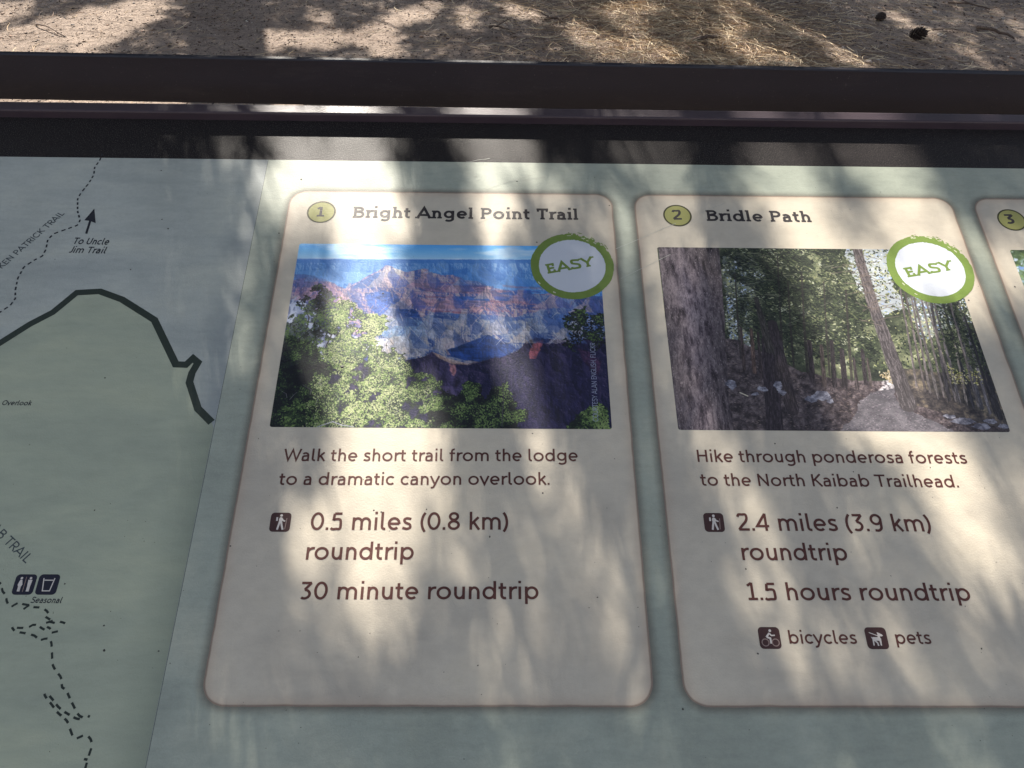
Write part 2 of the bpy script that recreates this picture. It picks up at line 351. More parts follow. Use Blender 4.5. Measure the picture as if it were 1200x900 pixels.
def text_mesh(s, w, slab=False, slant=0, track=0, kern=None):
    V, F, x, x0 = [], [], 0, None
    step = 9.0                      # each stroke rests a hair above the one below it
    for ch in s:
        adv, st, sf = glyph(ch, w, slab); k = 0
        for pts in st:
            ribbon([(x + p[0], p[1]) for p in pts], w / 2, V, F, k * step); k += 1
        if slab:
            sw = w * .40; e = w * .5 + 44
            for (sx, sy, l, r) in sf:
                if l in (1, 0) and r in (1, 0):
                    yy = sy + sw if sy < 300 else sy - sw
                    ribbon([(x + sx - e * (1 if l else .2), yy), (x + sx + e * (1 if r else .2), yy)], sw, V, F, k * step)
                elif l == 9: ribbon([(x + sx, sy + w / 2), (x + sx, sy - w * .5 - 85)], sw, V, F, k * step)
                elif l == 8: ribbon([(x + sx, sy - w / 2), (x + sx, sy + w * .5 + 95)], sw, V, F, k * step)
                elif l == 7: ribbon([(x + sx, sy - 60), (x + sx, sy + 70)], sw, V, F, k * step)
                k += 1
        x += adv + track
    V = [(a + b_ * slant, b_, c_) for a, b_, c_ in V]
    xs_ = [v[0] for v in V]; return V, F, min(xs_), max(xs_)
def text_line(name, s, p0, p1, cap_px, material, parent, w=78, z=.0009, slab=False, slant=0, inv=None, cap=None, track=0):
    """line of print from photo point p0 to p1 (baseline ends), put down on the panel"""
    V, F, a, b_ = text_mesh(s, w, slab, slant, track)
    A0, A1 = Vector(pp(*p0)), Vector(pp(*p1)); d = A1 - A0; L = d.length; d.normalize(); n = Vector((-d.y, d.x))
    hcap = cap if cap else abs(pp(p0[0], p0[1] - cap_px)[1] - A0.y)
    kx, ky = L / (b_ - a), hcap / C
    ox, oy = (inv or (0, 0))
    P = [((A0 + d * ((v[0] - a) * kx) + n * (v[1] * ky)).x - ox, (A0 + d * ((v[0] - a) * kx) + n * (v[1] * ky)).y - oy, z + v[2] * 1.2e-6) for v in V]
    return mesh_obj(name, P, F, material, parent)

# ------------------------------------------------------------------ small painter for the two printed photographs
def up(g, h, w_):
    gh, gw = g.shape; y = np.linspace(0, gh - 1.001, h); x = np.linspace(0, gw - 1.001, w_)
    yi, xi = y.astype(int), x.astype(int); fy, fx = (y - yi)[:, None], (x - xi)[None]
    fy = fy * fy * (3 - 2 * fy); fx = fx * fx * (3 - 2 * fx)
    return (g[yi][:, xi] * (1 - fy) * (1 - fx) + g[yi + 1][:, xi] * fy * (1 - fx) + g[yi][:, xi + 1] * (1 - fy) * fx + g[yi + 1][:, xi + 1] * fy * fx)
def fbm(h, w_, cx, cy, octv, seed, gain=.55):
    r = np.random.default_rng(seed); o = np.zeros((h, w_)); a, t = 1, 0
    for k in range(octv):
        nx, ny = int(cx * 2 ** k) + 2, int(cy * 2 ** k) + 2
        if nx > w_ or ny > h: nx, ny = min(nx, w_), min(ny, h)
        o += a * up(r.random((ny, nx)), h, w_); t += a; a *= gain
    return o / t
class Canvas:
    def __init__(s, w_, h, rect, seed):      # rect: x0, x1, y0, y1 on the panel
        s.w, s.h, s.rect = w_, h, rect; s.a = np.zeros((h, w_, 3)); s.Y, s.X = np.mgrid[0:h, 0:w_].astype(float); s.seed = seed
    def t(s, p):                              # photo point -> canvas pixel
        x, y = pp(*p); x0, x1, y0, y1 = s.rect; return ((x - x0) / (x1 - x0) * s.w, (y1 - y) / (y1 - y0) * s.h)
    def mask(s, pts, rough=0, seed=0, scale=20):
        P = [s.t(p) for p in pts]; Xw, Yw = s.X, s.Y
        if rough:
            Xw = Xw + (fbm(s.h, s.w, scale, scale, 4, seed + 1, .7) - .5) * rough * 2; Yw = Yw + (fbm(s.h, s.w, scale, scale, 4, seed + 2, .7) - .5) * rough * 2
        m = np.zeros((s.h, s.w), bool)
        for i in range(len(P)):
            (xa, ya), (xb, yb) = P[i - 1], P[i]
            if ya == yb: continue
            m ^= ((ya > Yw) != (yb > Yw)) & (Xw < (xb - xa) * (Yw - ya) / (yb - ya) + xa)
        return m
    def fill(s, m, c, a=1.0, soft=0):
        m = m.astype(float)
        for _ in range(soft): m = (m + np.roll(m, 1, 0) + np.roll(m, -1, 0) + np.roll(m, 1, 1) + np.roll(m, -1, 1)) / 5
        k = (m * a)[..., None]; s.a = s.a * (1 - k) + np.asarray(c) * k
    def dabs(s, n, m, size, pal, seed, elong=1.6, ang=(0, 3.14), a=.9, field=None):
        r = np.random.default_rng(seed); ys, xs = np.nonzero(m)
        if not len(ys): return
        idx = r.integers(0, len(ys), n); pal = np.asarray(pal) / 255.
        for i in idx:
            y, x = ys[i], xs[i]; sz = r.uniform(*size); th = r.uniform(*ang); R = int(sz * elong) + 2
            y0, y1, x0, x1 = max(0, y - R), min(s.h, y + R + 1), max(0, x - R), min(s.w, x + R + 1)
            yy, xx = np.mgrid[y0:y1, x0:x1]; dx, dy = xx - x, yy - y; u = (dx * math.cos(th) + dy * math.sin(th)) / (sz * elong); v = (-dx * math.sin(th) + dy * math.cos(th)) / sz
            k = np.clip((1 - (u * u + v * v)) * 2, 0, 1)[..., None] * a
            q = r.random() if field is None else min(.999, max(0, (field[y, x] - .5) * 2.4 + .5 + r.normal() * .16)); c = pal[min(len(pal) - 1, int(q * len(pal)))] * r.uniform(.85, 1.12)
            s.a[y0:y1, x0:x1] = s.a[y0:y1, x0:x1] * (1 - k) + c * k
    def line(s, pts, wd, c, a=1.0, taper=1.0):
        P = [s.t(p) for p in pts]; c = np.asarray(c) / 255.; n = len(P) - 1
        for i in range(n):
            (x0, y0), (x1, y1) = P[i], P[i + 1]; W = wd * (1 + (taper - 1) * i / max(1, n)); R = W + 2
            a0, a1 = int(max(0, min(y0, y1) - R)), int(min(s.h, max(y0, y1) + R)); b0, b1 = int(max(0, min(x0, x1) - R)), int(min(s.w, max(x0, x1) + R))
            if a1 <= a0 or b1 <= b0: continue
            yy, xx = np.mgrid[a0:a1, b0:b1]; dx, dy = x1 - x0, y1 - y0; t = np.clip(((xx - x0) * dx + (yy - y0) * dy) / (dx * dx + dy * dy + 1e-6), 0, 1)
            d = np.hypot(xx - x0 - t * dx, yy - y0 - t * dy); k = np.clip(W - d + .5, 0, 1)[..., None] * a
            s.a[a0:a1, b0:b1] = s.a[a0:a1, b0:b1] * (1 - k) + c * k
    def material(s, name, gain=1.0):
        im = bpy.data.images.new(name, s.w, s.h, alpha=False); a = np.clip(s.a * gain, 0, 1)[::-1]
        px = np.ones((s.h, s.w, 4), np.float32); px[..., :3] = a; im.pixels.foreach_set(px.ravel()); im.update(); im.pack()
        m, nt, b = mat(name); t = N(nt, 'ShaderNodeTexImage'); t.image = im; t.extension = 'EXTEND'
        nt.links.new(t.outputs[0], b.inputs['Base Color']); print_finish(nt, b); return m
def c255(*c): return np.asarray(c) / 255.
def ramp_np(v, stops):
    v = np.clip(v, 0, 1); P = [p for p, _ in stops]; return np.stack([np.interp(v, P, [c[i] / 255. for _, c in stops]) for i in range(3)], -1)

def paint_canyon(rect):
    c = Canvas(1000, int(1000 * (rect[3] - rect[2]) / (rect[1] - rect[0])), rect, 3); h, w_ = c.h, c.w
    def Yp(y): return c.t((540, y))[1]
    # sky
    t = c.Y / Yp(304); sky_ = ramp_np(t, [(0, (88, 168, 236)), (.5, (120, 190, 240)), (1, (168, 210, 240))])
    cl = np.clip((fbm(h, w_, 6, 22, 5, 5) - .47) * 5, 0, 1); c.a = sky_ * (1 - .6 * cl[..., None]) + c255(232, 240, 248) * .6 * cl[..., None]
    def relief(sx, sy, sd, k):      # light raking over eroded ground
        q = np.zeros((h, w_)); a_ = 1.0
        for o_ in range(5):
            f_ = fbm(h, w_, sx * 2 ** o_, sy * 2 ** o_, 1, sd + o_); q += a_ * (1 - np.abs(f_ * 2 - 1)); a_ *= .52
        gx_, gy_ = np.gradient(q)[1], np.gradient(q)[0]; return np.clip(.5 + k * (gx_ * 1.0 - gy_ * .55), 0, 1)
    REL = relief(13, 8, 500, 11); REL2 = relief(9, 7, 520, 13); REL3 = relief(22, 12, 540, 8)
    # far rim
    f = fbm(h, w_, 10, 24, 6, 8, .65); g = fbm(h, w_, 40, 14, 5, 9, .65)
    far = ramp_np(.35 * f + .2 * g + .45 * REL3, [(.3, (34, 98, 174)), (.5, (62, 128, 198)), (.66, (116, 166, 214)), (.8, (156, 188, 220))])
    m = c.mask([(300, 303.5), (730, 305), (730, 520), (300, 520)], 3, 4, 30); c.fill(m, far)
    c.fill(c.mask([(345, 303.5), (710, 304.5), (710, 309), (345, 308)], 2, 5), c255(46, 112, 190), .7)
    for pts, col, al in (([(350, 318), (400, 313), (450, 322), (410, 332), (350, 334)], (120, 172, 222), .5), ([(520, 318), (560, 312), (600, 326), (620, 345), (520, 335)], (18, 90, 176), .5),
                         ([(545, 312), (560, 309), (585, 330), (610, 345), (570, 336)], (110, 160, 214), .45), ([(400, 306), (470, 308), (430, 320), (395, 318)], (20, 92, 176), .5), ([(590, 322), (640, 330), (700, 345), (600, 347)], (60, 130, 204), .5)):
        c.fill(c.mask(pts, 8, 61 + int(pts[0][0]), 30), c255(*col), al)
    # gullied relief shared by the near layers
    wx = fbm(h, w_, 8, 6, 4, 12) * 90; rr = np.random.default_rng(3)
    def gully(sx, sy, sd, sh=0):     # ridged noise with down-slope lines
        q = fbm(h, w_, sx, sy, 6, sd, .62); q = 1 - np.abs(q - .5) * 4.2; return np.clip(q, 0, 1)
    G1, G2, G3 = gully(34, 12, 21), gully(60, 20, 22), gully(16, 26, 23)
    strata = .5 + .5 * np.sin((c.Y + fbm(h, w_, 12, 10, 4, 33) * 70 - .06 * c.X) * .42)
    shade = fbm(h, w_, 16, 12, 6, 41, .7)
    # mid mesas: pink, mauve and blue
    midm = c.mask([(335, 330), (362, 324), (385, 330), (405, 338), (418, 331), (432, 322), (442, 318), (452, 311), (458, 312), (466, 316), (476, 319), (487, 317), (496, 314), (503, 319), (512, 322), (530, 322), (545, 328), (560, 330), (580, 338), (600, 340), (620, 345), (650, 344), (690, 350), (735, 352), (735, 450), (300, 450)], 5, 70, 40)
    k = np.clip(.30 * shade + .70 * REL + .06 * (strata - .5), 0, 1)
    mid = ramp_np(k, [(.22, (54, 72, 138)), (.44, (98, 98, 156)), (.54, (152, 120, 146)), (.66, (190, 150, 160)), (.85, (220, 192, 184))])
    mid = mid * (1 - .16 * strata[..., None]); c.fill(midm, mid)
    def patch(pts, col, a=.75, rough=6, sd=0, tex=None):
        m_ = c.mask(pts, rough, 90 + sd, 36); cc = np.asarray(col) / 255.
        if tex is not None: cc = cc * (.72 + .5 * tex[..., None])
        c.fill(m_, cc * (.8 + .4 * REL[..., None]), a, 3)
    patch([(455, 313), (470, 316), (468, 324), (452, 326), (440, 322)], (222, 202, 172), .7, 4, 1, G2)      # pale cap of the peak
    patch([(493, 315), (506, 318), (512, 326), (492, 327)], (206, 168, 140), .6, 4, 2, G2)
    patch([(413, 336), (440, 320), (452, 318), (448, 330), (436, 338), (412, 338)], (30, 72, 140), .85, 4, 3)
    patch([(428, 344), (448, 340), (460, 343), (468, 352), (478, 358), (490, 366), (494, 374), (470, 372), (440, 368), (430, 358)], (32, 70, 146), .9, 5, 4, G3)
    patch([(350, 326), (380, 328), (398, 338), (408, 350), (398, 360), (370, 350), (345, 346)], (160, 96, 110), .6, 6, 5, G1)
    patch([(345, 322), (365, 322), (384, 328), (370, 338), (348, 336)], (70, 74, 120), .7, 5, 6, G1)
    patch([(524, 348), (570, 347), (574, 352), (560, 360), (528, 356)], (34, 80, 160), .85, 4, 7, G3)
    patch([(538, 334), (558, 336), (566, 341), (532, 342)], (60, 86, 156), .8, 4, 8)
    patch([(582, 344), (596, 341), (606, 346), (598, 354), (580, 351)], (34, 74, 156), .85, 4, 9)
    patch([(602, 342), (622, 340), (624, 350), (608, 354)], (26, 72, 160), .85, 4, 10)
    patch([(480, 332), (545, 330), (600, 342), (560, 344), (500, 342)], (170, 100, 110), .6, 5, 11, strata)
    patch([(470, 350), (560, 352), (600, 356), (560, 366), (500, 364), (478, 358)], (186, 116, 118), .5, 5, 12, strata)
    for i in range(26):      # cliff bands
        y = rr.uniform(328, 366); x = rr.uniform(470, 640); L = rr.uniform(14, 46)
        patch([(x, y), (x + L, y + 2), (x + L, y + 4), (x, y + 2.4)], [(48, 66, 140), (206, 150, 150), (150, 84, 96)][i % 3], .6, 3, 200 + i)
    # grey-tan tonto slopes
    low = c.mask([(445, 372), (492, 372), (520, 366), (560, 368), (600, 372), (640, 366), (705, 372), (712, 392), (670, 410), (640, 420), (560, 440), (470, 440), (430, 420), (440, 392)], 6, 72, 40)
    k = np.clip(.72 * REL2 + .28 * shade, 0, 1)
    c.fill(low, ramp_np(k, [(.2, (36, 58, 116)), (.42, (78, 98, 142)), (.58, (126, 134, 156)), (.75, (160, 154, 158)), (.9, (188, 174, 164))]), .95)
    c.fill(c.mask([(600, 342), (640, 346), (700, 356), (712, 366), (700, 382), (640, 380), (600, 372), (640, 362)], 8, 73, 40), ramp_np(k, [(.2, (40, 70, 138)), (.5, (100, 122, 162)), (.85, (160, 164, 172))]), .8)
    patch([(440, 376), (470, 372), (500, 376), (506, 392), (484, 396), (500, 404), (468, 400), (444, 392)], (100, 134, 166), .6, 6, 13, G2)
    patch([(494, 372), (520, 378), (548, 392), (560, 402), (520, 404), (500, 394)], (190, 168, 156), .5, 5, 14, G1)
    patch([(520, 404), (540, 396), (568, 406), (560, 414), (524, 416)], (176, 138, 130), .6, 4, 15, G2)
    patch([(524, 410), (548, 402), (572, 392), (590, 400), (604, 408), (596, 416), (560, 424), (528, 418)], (26, 54, 110), .92, 5, 16, G3)
    patch([(588, 382), (610, 378), (612, 384), (596, 386)], (26, 54, 116), .85, 4, 17)
    patch([(628, 372), (668, 366), (690, 372), (652, 382), (620, 380)], (60, 90, 146), .6, 5, 18, G2)
    patch([(520, 367), (560, 369), (600, 372), (640, 370), (600, 376), (540, 374)], (52, 84, 150), .7, 5, 19)
    patch([(556, 376), (590, 374), (640, 380), (650, 388), (600, 396), (570, 390)], (170, 172, 176), .35, 5, 20, G2)
    patch([(440, 398), (470, 394), (500, 404), (498, 416), (460, 420), (440, 410)], (196, 184, 176), .6, 6, 21, G2)
    patch([(640, 350), (712, 352), (712, 366), (660, 362)], (110, 130, 170), .5, 5, 22, G2)
    patch([(670, 345), (712, 347), (712, 372), (690, 368), (676, 358)], (34, 50, 104), .8, 5, 23)
    # dark foreground slopes
    darkm = c.mask([(300, 430), (440, 424), (460, 426), (500, 417), (506, 412), (516, 416), (528, 424), (548, 426), (580, 418), (606, 412), (614, 402), (628, 396), (650, 398), (700, 396), (735, 398), (735, 508), (300, 508)], 5, 74, 40)
    c.fill(darkm, ramp_np(.6 * REL + .4 * shade, [(.2, (16, 20, 46)), (.5, (32, 32, 66)), (.8, (62, 54, 86))]))
    patch([(500, 414), (508, 412), (530, 424), (540, 436), (560, 470), (500, 470), (486, 436)], (70, 62, 92), .7, 6, 30, G1)
    patch([(600, 412), (630, 404), (660, 410), (700, 430), (700, 500), (600, 500)], (32, 30, 62), .5, 10, 31, G1)
    patch([(506, 412), (530, 421), (552, 427), (530, 427), (514, 420)], (190, 160, 140), .75, 3, 32)
    patch([(541, 425), (556, 421), (575, 420), (560, 425), (548, 428)], (160, 140, 140), .6, 3, 36)
    patch([(527, 426), (534, 428), (536, 434), (532, 441), (528, 438)], (190, 128, 124), .7, 6, 33, G2)
    patch([(626, 402), (636, 397), (636, 404), (628, 420), (619, 421), (620, 410)], (164, 86, 90), .7, 9, 34, G1)
    patch([(676, 408), (690, 412), (705, 424), (700, 440), (684, 424)], (82, 40, 66), .4, 5, 35)
    c.dabs(1600, darkm, (.8, 2), [(88, 76, 110), (24, 24, 50), (60, 54, 90)], 77, 2.4, (0.3, 1.2), .5)
    c.dabs(2200, midm & ~darkm, (.7, 1.8), [(210, 180, 176), (60, 76, 140), (140, 150, 176), (30, 60, 120)], 78, 2.6, (.2, 2.4), .45)
    # white rock behind the left trees
    wr = c.mask([(318, 360), (350, 348), (372, 366), (400, 392), (428, 396), (456, 398), (440, 412), (420, 420), (330, 430)], 8, 75, 30)
    c.fill(wr, ramp_np(G2 * .5 + shade * .5, [(.3, (120, 124, 150)), (.55, (206, 208, 220)), (.8, (236, 234, 236))]), .95)
    def butte(x, y, wd, ht, lit_, sh, a=.7, sd=0):      # lit left face, shaded right face, pale foot
        jit = rr.uniform(-.12, .12)
        c.fill(c.mask([(x - wd * (.5 + jit), y + ht), (x - wd * .18, y + ht * .42), (x - wd * .06, y), (x + wd * .04, y + 1), (x + wd * .02, y + ht * .5), (x + wd * .12, y + ht)], 7, 700 + sd, 44), np.asarray(lit_) / 255. * (.7 + .6 * REL[..., None]), a, 2)
        c.fill(c.mask([(x + wd * .04, y), (x + wd * .16, y + ht * .35), (x + wd * .5, y + ht), (x + wd * .10, y + ht), (x + wd * .0, y + ht * .5)], 7, 701 + sd, 44), np.asarray(sh) / 255. * (.75 + .5 * REL2[..., None]), a, 2)
    for k, (x, y, wd, ht) in enumerate(((455, 311, 60, 26), (500, 315, 44, 22), (538, 324, 40, 18), (574, 334, 44, 16), (612, 338, 48, 18), (650, 345, 50, 16), (690, 348, 40, 18), (372, 326, 50, 26), (410, 332, 40, 24), (480, 338, 50, 24), (530, 342, 46, 20))):
        butte(x, y, wd, ht, [(214, 176, 166), (190, 134, 138), (206, 160, 156)][k % 3], [(62, 74, 140), (84, 82, 142)][k % 2], .62, k * 3)
    for k, (x, y, wd, ht) in enumerate(((462, 356, 60, 26), (506, 366, 60, 30), (546, 362, 60, 30), (590, 366, 60, 26), (636, 362, 70, 28), (680, 366, 50, 24), (530, 386, 56, 24), (480, 384, 50, 24), (620, 382, 60, 20), (664, 384, 50, 18))):
        butte(x, y, wd, ht, [(168, 158, 162), (150, 154, 168), (176, 162, 154)][k % 3], [(48, 72, 128), (66, 90, 140)][k % 2], .60, 60 + k * 3)
    for k, (x, y, wd, ht) in enumerate(((380, 308, 60, 22), (560, 308, 60, 26), (600, 318, 50, 22), (640, 322, 50, 18), (520, 306, 50, 14))):
        butte(x, y, wd, ht, (112, 162, 212), (40, 104, 182), .4, 120 + k * 3)
    patch([(524, 410), (548, 402), (572, 392), (590, 400), (604, 408), (596, 416), (560, 424), (528, 418)], (28, 54, 108), .9, 5, 16, G3)
    # eroded ribs running down from the crests
    for k in range(420):
        x, y = rr.uniform(350, 708), 0; y = rr.uniform(322, 400); L = rr.uniform(4, 13); sl_ = rr.uniform(-1.3, 1.3)
        q_ = c.t((x, y)); 
        if not (midm | low)[int(min(h - 1, max(0, q_[1]))), int(min(w_ - 1, max(0, q_[0])))] or darkm[int(min(h - 1, q_[1] + 12)), int(min(w_ - 1, q_[0]))]: continue
        col = [(214, 204, 204), (52, 74, 132), (196, 168, 172), (88, 108, 156)][k % 4] if y > 362 else [(216, 168, 160), (70, 66, 124), (40, 72, 146), (176, 130, 140)][k % 4]
        c.line([(x, y), (x + sl_ * L * .5, y + L * .45), (x + sl_ * L, y + L)], rr.uniform(.8, 2.0), col, .55, .3)
    hz = np.clip(1.15 - (c.Y - Yp(300)) / (Yp(420) - Yp(300)), 0, 1)[..., None] * .34 * (~darkm)[..., None] * (c.Y > Yp(304))[..., None]
    c.a = c.a * (1 - hz) + c255(124, 158, 212) * hz
    # trees
    GR = [(12, 16, 22), (22, 32, 28), (34, 48, 34), (52, 70, 44), (76, 98, 54), (104, 128, 72), (112, 134, 78), (132, 152, 92), (154, 168, 110), (180, 186, 138)]
    F1 = fbm(h, w_, 22, 16, 4, 101, .65); F2 = fbm(h, w_, 30, 20, 4, 102, .6); lit = np.clip(1 - np.abs(c.X - c.t((432, 440))[0]) / (c.w * .24), 0, 1) * .13
    for p in ([(356, 400), (362, 372), (352, 350)], [(372, 420), (368, 380), (376, 350)], [(380, 410), (396, 376), (404, 352)], [(366, 390), (384, 380), (396, 378)], [(340, 402), (352, 396), (366, 384)]):
        c.line(p, 2.4, (66, 62, 66), .9, .4)
    A1 = c.mask([(300, 508), (310, 430), (332, 395), (340, 392), (352, 400), (372, 404), (388, 428), (380, 470), (366, 504)], 26, 80, 30)
    A0 = c.mask([(328, 388), (336, 372), (344, 366), (356, 372), (350, 358), (360, 340), (376, 333), (392, 342), (398, 360), (408, 366), (398, 376), (402, 392), (380, 396), (352, 406), (338, 402)], 30, 81, 34) & (F1 > .42)
    A2 = c.mask([(352, 504), (364, 460), (376, 420), (384, 398), (390, 372), (402, 348), (416, 352), (424, 366), (440, 366), (454, 374), (450, 390), (436, 400), (456, 410), (474, 422), (488, 434), (504, 440), (516, 456), (518, 504)], 34, 82, 34)
    A3 = c.mask([(496, 504), (504, 472), (520, 456), (536, 466), (546, 446), (562, 452), (566, 470), (578, 454), (594, 448), (602, 470), (608, 480), (620, 482), (616, 492), (600, 504)], 18, 83, 40)
    A4 = c.mask([(658, 404), (668, 396), (660, 374), (672, 362), (686, 360), (690, 370), (710, 366), (710, 404), (694, 412), (690, 396), (676, 404), (670, 412)], 20, 84, 40)
    A5 = c.mask([(664, 504), (672, 490), (688, 478), (700, 472), (712, 480), (716, 504)], 16, 85, 40)
    c.fill(A1, c255(16, 20, 26), .9); c.fill(A2 & (F2 > .36), c255(38, 50, 38), .8); c.fill(A3, c255(16, 22, 28), .9); c.fill(A4 & (F1 > .44), c255(14, 18, 26), .85); c.fill(A5, c255(20, 28, 28), .85); c.fill(A0, c255(26, 34, 34), .6)
    c.dabs(1900, A0, (1.0, 2.6), GR[:7], 1, 1.5, field=F2); c.dabs(3400, A1, (1.0, 2.6), GR[:6], 2, 1.5, field=F1 - .06)
    c.dabs(7600, A2 & (F2 > .41), (1.0, 2.5), GR[2:], 3, 1.6, field=F1 + lit - .08); c.dabs(5200, A2 & (F2 > .46), (.8, 1.9), GR[3:], 31, 1.7, a=.85, field=F2 + lit - .02)
    for k in range(60):
        x, y = rr.uniform(330, 505), rr.uniform(400, 500); c.line([(x, y), (x + rr.uniform(-5, 5), y - rr.uniform(3, 7)), (x + rr.uniform(-9, 9), y - rr.uniform(7, 14))], 1.0, (156, 150, 150) if k % 3 == 0 else (30, 28, 30), .6, .4)
    c.dabs(3000, A3, (1.0, 2.4), GR[:7], 4, 1.5, field=F2); c.dabs(800, A4, (1.2, 3), GR[:6], 5, 1.6, field=F1); c.dabs(900, A5, (1.2, 3), GR[1:8], 6, 1.6, field=F2)
    A1b = c.mask([(330, 478), (352, 474), (362, 492), (352, 503), (332, 500)], 20, 86, 40); c.dabs(420, A1b, (1.3, 2.8), GR[2:7], 8, 1.6, field=F1)
    A3b = c.mask([(540, 452), (556, 448), (562, 462), (548, 470)], 14, 87) | c.mask([(604, 480), (618, 482), (616, 494), (604, 494)], 14, 88); c.dabs(300, A3b, (1.2, 2.6), GR[3:7], 9)
    c.line([(588, 500), (590, 462), (586, 440)], 1.4, (60, 56, 70), .8, .4); c.line([(372, 500), (390, 494), (400, 498), (414, 500)], 1.6, (170, 168, 186), .8)
    for q in ([(350, 350), (362, 352), (350, 358)],): pass
    c.a = c.a + (np.random.default_rng(4).random((h, w_, 1)) - .5) * .035
    return c

def paint_forest(rect):
    c = Canvas(1000, int(1000 * (rect[3] - rect[2]) / (rect[1] - rect[0])), rect, 5); h, w_ = c.h, c.w; rr = np.random.default_rng(8)
    f = fbm(h, w_, 14, 10, 6, 3, .65)
    c.a = ramp_np(f, [(.25, (36, 42, 36)), (.5, (72, 80, 60)), (.7, (132, 136, 100)), (.85, (190, 196, 176))])
    full = np.ones((h, w_), bool)
    # bright openings
    for pts, a in (([(990, 292), (1050, 292), (1044, 330), (1064, 360), (1030, 372), (1000, 330)], .9), ([(846, 300), (880, 296), (900, 330), (880, 350), (850, 360)], .35), ([(1060, 350), (1100, 345), (1120, 380), (1080, 400)], .55), ([(1118, 345), (1140, 348), (1150, 380), (1132, 380)], .6), ([(850, 350), (880, 352), (880, 410), (852, 400)], .5)):
        c.fill(c.mask(pts, 14, int(pts[0][0]), 24), c255(206, 214, 226), a * .8)
        c.dabs(300, c.mask(pts, 14, int(pts[0][0]), 24), (1.5, 4), [(226, 232, 244), (150, 176, 226), (190, 190, 140), (120, 124, 84)], int(pts[0][0]), 1.5)
    DK = [(22, 28, 26), (34, 42, 34), (48, 58, 42), (28, 32, 34)]; MD = [(62, 74, 50), (84, 96, 62), (108, 116, 72), (52, 60, 46)]; LT = [(142, 146, 96), (166, 166, 110), (190, 190, 150), (120, 130, 96)]
    c.dabs(3600, c.mask([(845, 288), (1183, 288), (1190, 450), (845, 420)]), (1.2, 3.2), MD + LT + DK, 12, 2.2)
    # sloping floor on the left, bank on the right
    fl = c.mask([(846, 396), (862, 398), (900, 416), (940, 436), (1000, 446), (1050, 446), (1100, 460), (1190, 500), (1190, 510), (780, 510)], 6, 21, 30)
    c.fill(fl, ramp_np(fbm(h, w_, 60, 40, 5, 22, .7), [(.25, (42, 36, 40)), (.5, (74, 64, 68)), (.75, (120, 106, 108))]))
    c.dabs(2600, fl, (.7, 1.8), [(110, 94, 92), (44, 36, 38), (140, 122, 116), (70, 54, 54)], 23, 3, (-.5, .5), .7)
    c.fill(c.mask([(1044, 430), (1100, 436), (1160, 440), (1178, 470), (1190, 505), (1120, 490), (1060, 470)], 8, 24, 30), ramp_np(fbm(h, w_, 50, 40, 5, 25, .7), [(.3, (46, 42, 46)), (.55, (84, 76, 72)), (.8, (150, 130, 104))]), .9)
    # path
    pth = c.mask([(1040, 447), (1052, 448), (1046, 462), (1058, 476), (1084, 489), (1120, 507), (980, 508), (1000, 490), (1006, 474), (1018, 462), (1034, 456)], 9, 26, 40)
    c.fill(pth, ramp_np(fbm(h, w_, 30, 30, 5, 27), [(.3, (84, 80, 86)), (.7, (116, 110, 116))])); c.dabs(700, pth, (.7, 1.6), [(148, 136, 144), (78, 68, 80)], 28, 2.4, (-.3, .3), .6)
    c.dabs(60, c.mask([(1036, 444), (1056, 446), (1054, 456), (1030, 458)], 3, 29), (2, 4), [(220, 212, 214)], 30, 1.8, (-.2, .2), .6)
    # dark conifer mass
    mass = c.mask([(870, 288), (984, 288), (992, 330), (1010, 362), (1012, 390), (1030, 420), (1010, 432), (960, 420), (930, 400), (880, 396), (860, 372), (862, 350), (884, 340), (850, 320), (852, 300)], 18, 31, 20)
    FM = fbm(h, w_, 18, 12, 4, 131, .65); FN = fbm(h, w_, 26, 16, 4, 132, .65); mass = mass & (FM > .39); c.fill(mass, c255(38, 46, 38), .66, 1); c.dabs(3600, mass, (1, 2.6), DK + DK + MD, 32, 3.2, (-.6, 1.3), .85)
    FG = [(22, 28, 26), (34, 42, 34), (50, 60, 44), (70, 82, 56), (94, 106, 72), (124, 132, 92), (158, 160, 118), (190, 194, 160)]
    c.dabs(3400, c.mask([(846, 290), (1010, 290), (1020, 330), (1030, 420), (940, 400), (850, 392)], 14, 133), (.9, 2.4), FG, 134, 2.6, (-.8, 1.2), .8, field=FN - .05)
    for x, y0, y1, w2 in ((930, 430, 330, 3), (946, 436, 320, 4), (972, 440, 330, 3), (998, 446, 340, 4), (868, 420, 320, 3), (918, 430, 300, 3)): c.line([(x, y0), (x - 4, (y0 + y1) / 2), (x - 7, y1)], w2 * 1.1, (52, 46, 46), .75, .4)
    for k in range(90):
        x, y = rr.uniform(850, 1010), rr.uniform(292, 410); c.line([(x, y), (x + rr.uniform(-22, 22), y + rr.uniform(-6, 10))], rr.uniform(.7, 1.6), [(120, 122, 100), (28, 30, 28), (90, 96, 74)][k % 3], .7)
    for k in range(22):
        x, y = rr.uniform(856, 900), rr.uniform(294, 350); c.line([(x, y), (x + rr.uniform(4, 18), y + rr.uniform(-4, 8))], 1, (150, 150, 120), .7)
